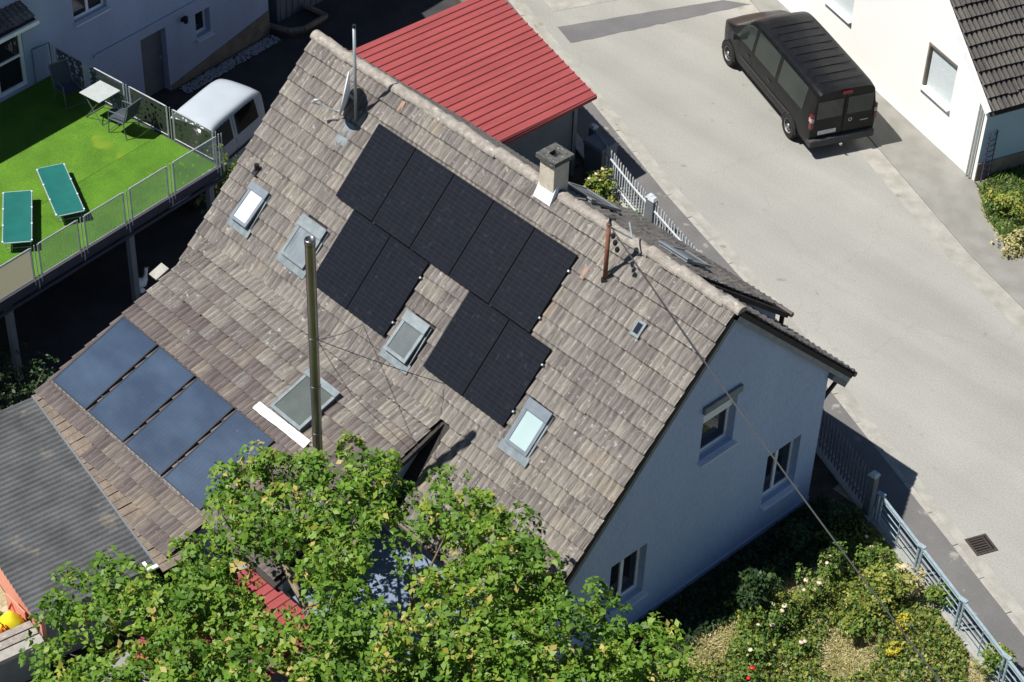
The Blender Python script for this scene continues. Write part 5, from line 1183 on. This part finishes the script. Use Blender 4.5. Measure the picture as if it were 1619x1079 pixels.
for iv in range(0, 21):
    for iu in range(0, 33):
        u = 60+iu*st+(st/2 if iv % 2 else 0)+random.uniform(-11, 11); v = 705+iv*st*.95+random.uniform(-11, 11)
        if not inside(u, v): continue
        if any(((u-a)/b)**2+((v-c)/d)**2 < 1.25 for a, c, b, d in GAPS): continue
        if random.random() < .10: continue
        q = ((u-575)/600)**2+((v-1010)/400)**2
        z = 3.1+2.4*max(0, 1-q)+random.uniform(-.5, .45)
        p = atz(u, v, z); cents.append(tuple(p)); rads_.append(random.uniform(.22, .42)); tones.append(random.choice((.30, .46, .60, .70))+random.uniform(-.06, .06))
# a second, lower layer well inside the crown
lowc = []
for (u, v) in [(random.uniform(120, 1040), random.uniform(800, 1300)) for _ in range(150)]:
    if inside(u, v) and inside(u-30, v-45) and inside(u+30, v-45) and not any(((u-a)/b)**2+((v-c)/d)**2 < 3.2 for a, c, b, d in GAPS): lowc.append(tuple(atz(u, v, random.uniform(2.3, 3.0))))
tree = thing('garden_tree', 'broad leafy green tree in front of the house at the bottom of the picture', 'tree', TB)
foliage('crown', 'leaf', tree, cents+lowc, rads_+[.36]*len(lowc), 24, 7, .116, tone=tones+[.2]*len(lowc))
tk = MB(); tk.tube([TB, TB+Vector((.05, 0, 1.0)), TB+Vector((-.05, .1, 2.0))], [.24, .19, .16], 12); tk.build('trunk', 'bark', tree, smooth=True)
hub = TB+Vector((-.05, .1, 1.95)); lm_ = MB(); nl = 11
mains = []
for i in range(nl):
    a = 2*math.pi*i/nl; e = Vector((hub.x+2.6*math.cos(a), hub.y+1.9*math.sin(a), 3.1+.4*math.sin(3*a))); mains.append(e)
    m1 = hub.lerp(e, .5)+Vector((0, 0, .25)); lm_.tube([hub, m1, e], [.12, .085, .05], 8)
for i, c in enumerate(cents):
    if i % 2: continue
    c = Vector(c); e = min(mains, key=lambda q: (q-c).length); mid = e.lerp(c, .55)+Vector((random.uniform(-.2, .2), random.uniform(-.2, .2), -.1))
    lm_.tube([e, mid, c+Vector((0, 0, .08))], [.04, .024, .01], 5, caps=False)
lm_.build('limbs', 'bark', tree, smooth=True)

# shrubs and roses
blm = MB(); blm.lathe([(.001, -.03), (.045, -.01), (.06, .03), (.03, .05), (.035, .035), (.001, .045)], 8)
blm.r = [.5]*len(blm.f); ROSE = blm.mesh('blossom', 'pink'); blr = MB(); blr.v, blr.f = list(blm.v), list(blm.f); blr.r = [.4]*len(blr.f); ROSER = blr.mesh('blossom', 'redpetal')
def bush(name, label, cat, px, py, z, h, r, m='leaf2', size=.085, n=7, per=12, tone=.45, flowers=(), fm=None, group=None, xyz=None):
    p = Vector(xyz) if xyz else Vector(atz(px, py, z)); p.z = gh(p.x, p.y) if (p.x > 0 and -13 < p.y < kb(p.x)-1.4) else 0
    b = thing(name, label, cat, p, group=group)
    cs = []
    for i in range(n):
        a = random.uniform(0, 6.28); rr = r*math.sqrt(random.random())*.8; cs.append((rr*math.cos(a), rr*math.sin(a), h*random.uniform(.35, .9)))
    foliage('foliage', m, b, cs, [r*.45]*n, per, 6, size, local=True, tone=[tone+random.uniform(-.2, .2) for _ in cs])
    sm = MB()
    for c in cs: sm.tube([(c[0]*.2, c[1]*.2, 0), (c[0]*.6, c[1]*.6, c[2]*.5), c], [.014, .010, .005], 5, caps=False)
    sm.build('stems', 'bark', b, local=True)
    for k in range(flowers if isinstance(flowers, int) else 0):
        c = random.choice(cs); o = bpy.data.objects.new('blossom', fm or ROSE); COL.objects.link(o); o.parent = b
        o.location = (c[0]+random.uniform(-.5, .5)*r*.6, c[1]+random.uniform(-.5, .5)*r*.6, c[2]+r*.42+random.uniform(0, .08)); s = random.uniform(.55, .95); o.scale = (s, s, s); o.rotation_euler = (random.uniform(-.5, .5), random.uniform(-.5, .5), random.uniform(0, 6))
    return b
vg = [atz(u, v, 0) for u, v in ((1545, 300), (1580, 262), (1640, 235), (1700, 420), (1640, 420), (1590, 392), (1556, 345))]
struct(MB().slab([(q.x, q.y) for q in vg], -.02, .045).build('verge', 'soil'))
def inpoly(P, x, y):
    c = False
    for a, b in zip(P, P[1:]+P[:1]):
        if (a.y > y) != (b.y > y) and x < (b.x-a.x)*(y-a.y)/(b.y-a.y)+a.x: c = not c
    return c
vp_ = [(x, y) for x, y in zip(rng.uniform(min(q.x for q in vg), max(q.x for q in vg), 14000), rng.uniform(min(q.y for q in vg), max(q.y for q in vg), 14000)) if inpoly(vg, x, y)]
vp_ = np.array([(x, y, .05) for x, y in vp_]); ax_ = rng.normal(size=vp_.shape); ax_[:, 2] = np.abs(ax_[:, 2])+.6
me = leaves_mesh('verge_grass', 'leaf2', vp_, ax_, rng.uniform(.08, .24, len(vp_)), rng.random(len(vp_))*.7, wide=.16)
o = bpy.data.objects.new('verge_grass', me); COL.objects.link(o); tag(o, 'rough green grass on the verge beside the white house corner', 'grass', kind='stuff')
RG = 'rose bushes in the garden'
ros = [(1385, 885, .75, .42, 'rose bush with one large pink bloom next to the metal fence', 2), (1312, 905, .8, .34, 'rose bush with two pale blooms at the edge of the house shadow', 3),
       (1285, 945, .75, .40, 'rose bush with a cluster of pale pink blooms along the shadow edge', 5), (1232, 975, .7, .36, 'rose bush with cream blooms left of the pale pink cluster', 4),
       (1205, 1000, .55, .32, 'low rose bush with a peach bloom nearest the dark conifer', 2), (1190, 1045, .5, .38, 'low leafy rose bush at the bottom edge near the red bloom', 1),
       (1262, 1020, .45, .3, 'sparse rose bush with faded bloom on bare soil', 2)]
for u, v, h, r, lab, nf in ros: bush('rose_bush', lab, 'rose bush', u, v, .3, h, r, flowers=nf, group=RG, tone=.42, size=.07, n=8)
bush('rose_bush', 'rose bush with a deep red bloom at the bottom edge', 'rose bush', 1172, 1085, .3, .5, .3, flowers=2, fm=ROSER, group=RG, size=.07)
bush('yellow_green_shrub', 'yellow green leafy shrub close to the first fence post', 'shrub', 1400, 940, .3, .7, .45, tone=.75, n=10)
bush('yellow_green_shrub', 'yellow green leafy shrub in the middle of the sunny garden', 'shrub', 1362, 975, .3, .6, .45, tone=.7, n=10)
bush('yellow_green_shrub', 'dense green shrub below the middle of the sunny garden', 'shrub', 1352, 1000, .25, .5, .35, tone=.5, n=8)
bush('reddish_shrub', 'rusty brown leaved shrub against the metal fence', 'shrub', 1440, 930, .35, .7, .28, m='leaf3', tone=.7, n=6)
bush('fence_shrub', 'slim green shrub growing through the metal fence bars', 'shrub', 1482, 950, .3, .6, .22, tone=.5, n=5)
bush('fence_shrub', 'green shrub with yellow tops by the lowest visible fence post', 'shrub', 1568, 1050, .3, .7, .35, tone=.6, n=8)
bush('goldenrod', 'upright yellow flowering plant in the sunny garden', 'flower', 1420, 1000, .25, .6, .18, m='yellowleaf', n=4, per=7, size=.05)
bush('goldenrod', 'yellow flowering plant beside the long garden cable', 'flower', 1412, 1035, .25, .5, .16, m='yellowleaf', n=4, per=7, size=.05)
bush('goldenrod', 'yellow flowers by the fence near the bottom right corner', 'flower', 1572, 1035, .45, .75, .14, m='yellowleaf', n=3, per=7, size=.05)
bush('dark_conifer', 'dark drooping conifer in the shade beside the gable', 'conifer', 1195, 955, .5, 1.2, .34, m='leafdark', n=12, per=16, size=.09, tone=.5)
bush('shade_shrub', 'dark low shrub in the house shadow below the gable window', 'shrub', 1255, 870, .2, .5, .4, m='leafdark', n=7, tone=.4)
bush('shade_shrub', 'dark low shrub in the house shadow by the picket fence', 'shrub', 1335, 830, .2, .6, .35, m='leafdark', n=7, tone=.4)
bush('climbing_rose', 'bright green climbing rose with cream blooms on the white picket fence', 'rose bush', 950, 300, .4, .8, .38, n=11, tone=.6, flowers=5)
bush('front_garden_shrub', 'yellow green shrub behind the chimney inside the picket fence', 'shrub', 968, 335, .3, .5, .5, n=12, tone=.72)
bush('front_garden_shrub', 'dark green shrub below the grey fence post', 'shrub', 993, 352, .3, .5, .25, n=8, tone=.35)
bush('corner_shrub', 'leafy green shrub at the corner of the white house', 'shrub', 1572, 318, .4, .6, .32, n=6, tone=.6)
bush('corner_shrub', 'pale green bush at the right edge below the teal wall', 'shrub', 1612, 325, .4, .5, .5, n=7, tone=.7)
bush('corner_shrub', 'dry yellow weeds along the pavement edge below the corner bush', 'weeds', 1600, 385, .15, .25, .45, m='leaf3', n=6, tone=.55)
bush('terrace_shrub', 'green shrub with yellow leaves between the minivan and the roof edge', 'shrub', 345, 292, .9, 1.7, .55, n=14, tone=.5)
bush('terrace_shrub', 'dark ivy shrub in the shadow at the left edge below the terrace', 'shrub', 25, 605, .8, 1.3, .8, m='leafdark', n=18, tone=.35)
bush('yard_weed', 'small green weed beside the yellow sack at the lower left', 'weeds', 10, 985, .4, .55, .2, n=5, tone=.6)
# dry weeds over the sunny soil
n = 95000; xs_ = rng.uniform(1.15, 7.5, n); ts = rng.random(n)**.8; ys = np.array([fy(x)-.12 for x in xs_])-ts*7.5
zz = np.array([gh(a, b) for a, b in zip(xs_, ys)]); keep = (np.sin(xs_*2.1+ys*1.3)+np.sin(ys*2.9-xs_)+rng.normal(size=n)*.6) > -.9
xs_, ys, zz = xs_[keep], ys[keep], zz[keep]; n = len(xs_)
ax = rng.normal(size=(n, 3)); ax[:, 2] = np.abs(ax[:, 2])*.6+.35
me = leaves_mesh('dry_weeds', 'leaf3', np.stack([xs_, ys, zz], 1), ax, rng.uniform(.05, .16, n), rng.random(n)**1.35, wide=.15)
o = bpy.data.objects.new('dry_weeds', me); COL.objects.link(o); tag(o, 'dry grass and weeds covering the sunny garden soil', 'weeds', kind='stuff')
n = 34000; xs_ = rng.uniform(.8, 7, n); ys = np.array([fy(x)-.15 for x in xs_])-rng.random(n)*6; ax = rng.normal(size=(n, 3)); ax[:, 2] = np.abs(ax[:, 2])+.4
keep = (np.sin(xs_*3.1+1)+np.sin(ys*2.2+xs_)) > -.7; xs_, ys, ax = xs_[keep], ys[keep], ax[keep]; n = len(xs_)
me = leaves_mesh('ground_cover', 'leaf2', np.stack([xs_, ys, np.array([gh(a, b) for a, b in zip(xs_, ys)])+rng.uniform(.0, .18, n)], 1), ax, rng.uniform(.05, .11, n), rng.random(n))
o = bpy.data.objects.new('ground_cover', me); COL.objects.link(o); tag(o, 'green ground cover plants between the rose bushes', 'ground cover', kind='stuff')
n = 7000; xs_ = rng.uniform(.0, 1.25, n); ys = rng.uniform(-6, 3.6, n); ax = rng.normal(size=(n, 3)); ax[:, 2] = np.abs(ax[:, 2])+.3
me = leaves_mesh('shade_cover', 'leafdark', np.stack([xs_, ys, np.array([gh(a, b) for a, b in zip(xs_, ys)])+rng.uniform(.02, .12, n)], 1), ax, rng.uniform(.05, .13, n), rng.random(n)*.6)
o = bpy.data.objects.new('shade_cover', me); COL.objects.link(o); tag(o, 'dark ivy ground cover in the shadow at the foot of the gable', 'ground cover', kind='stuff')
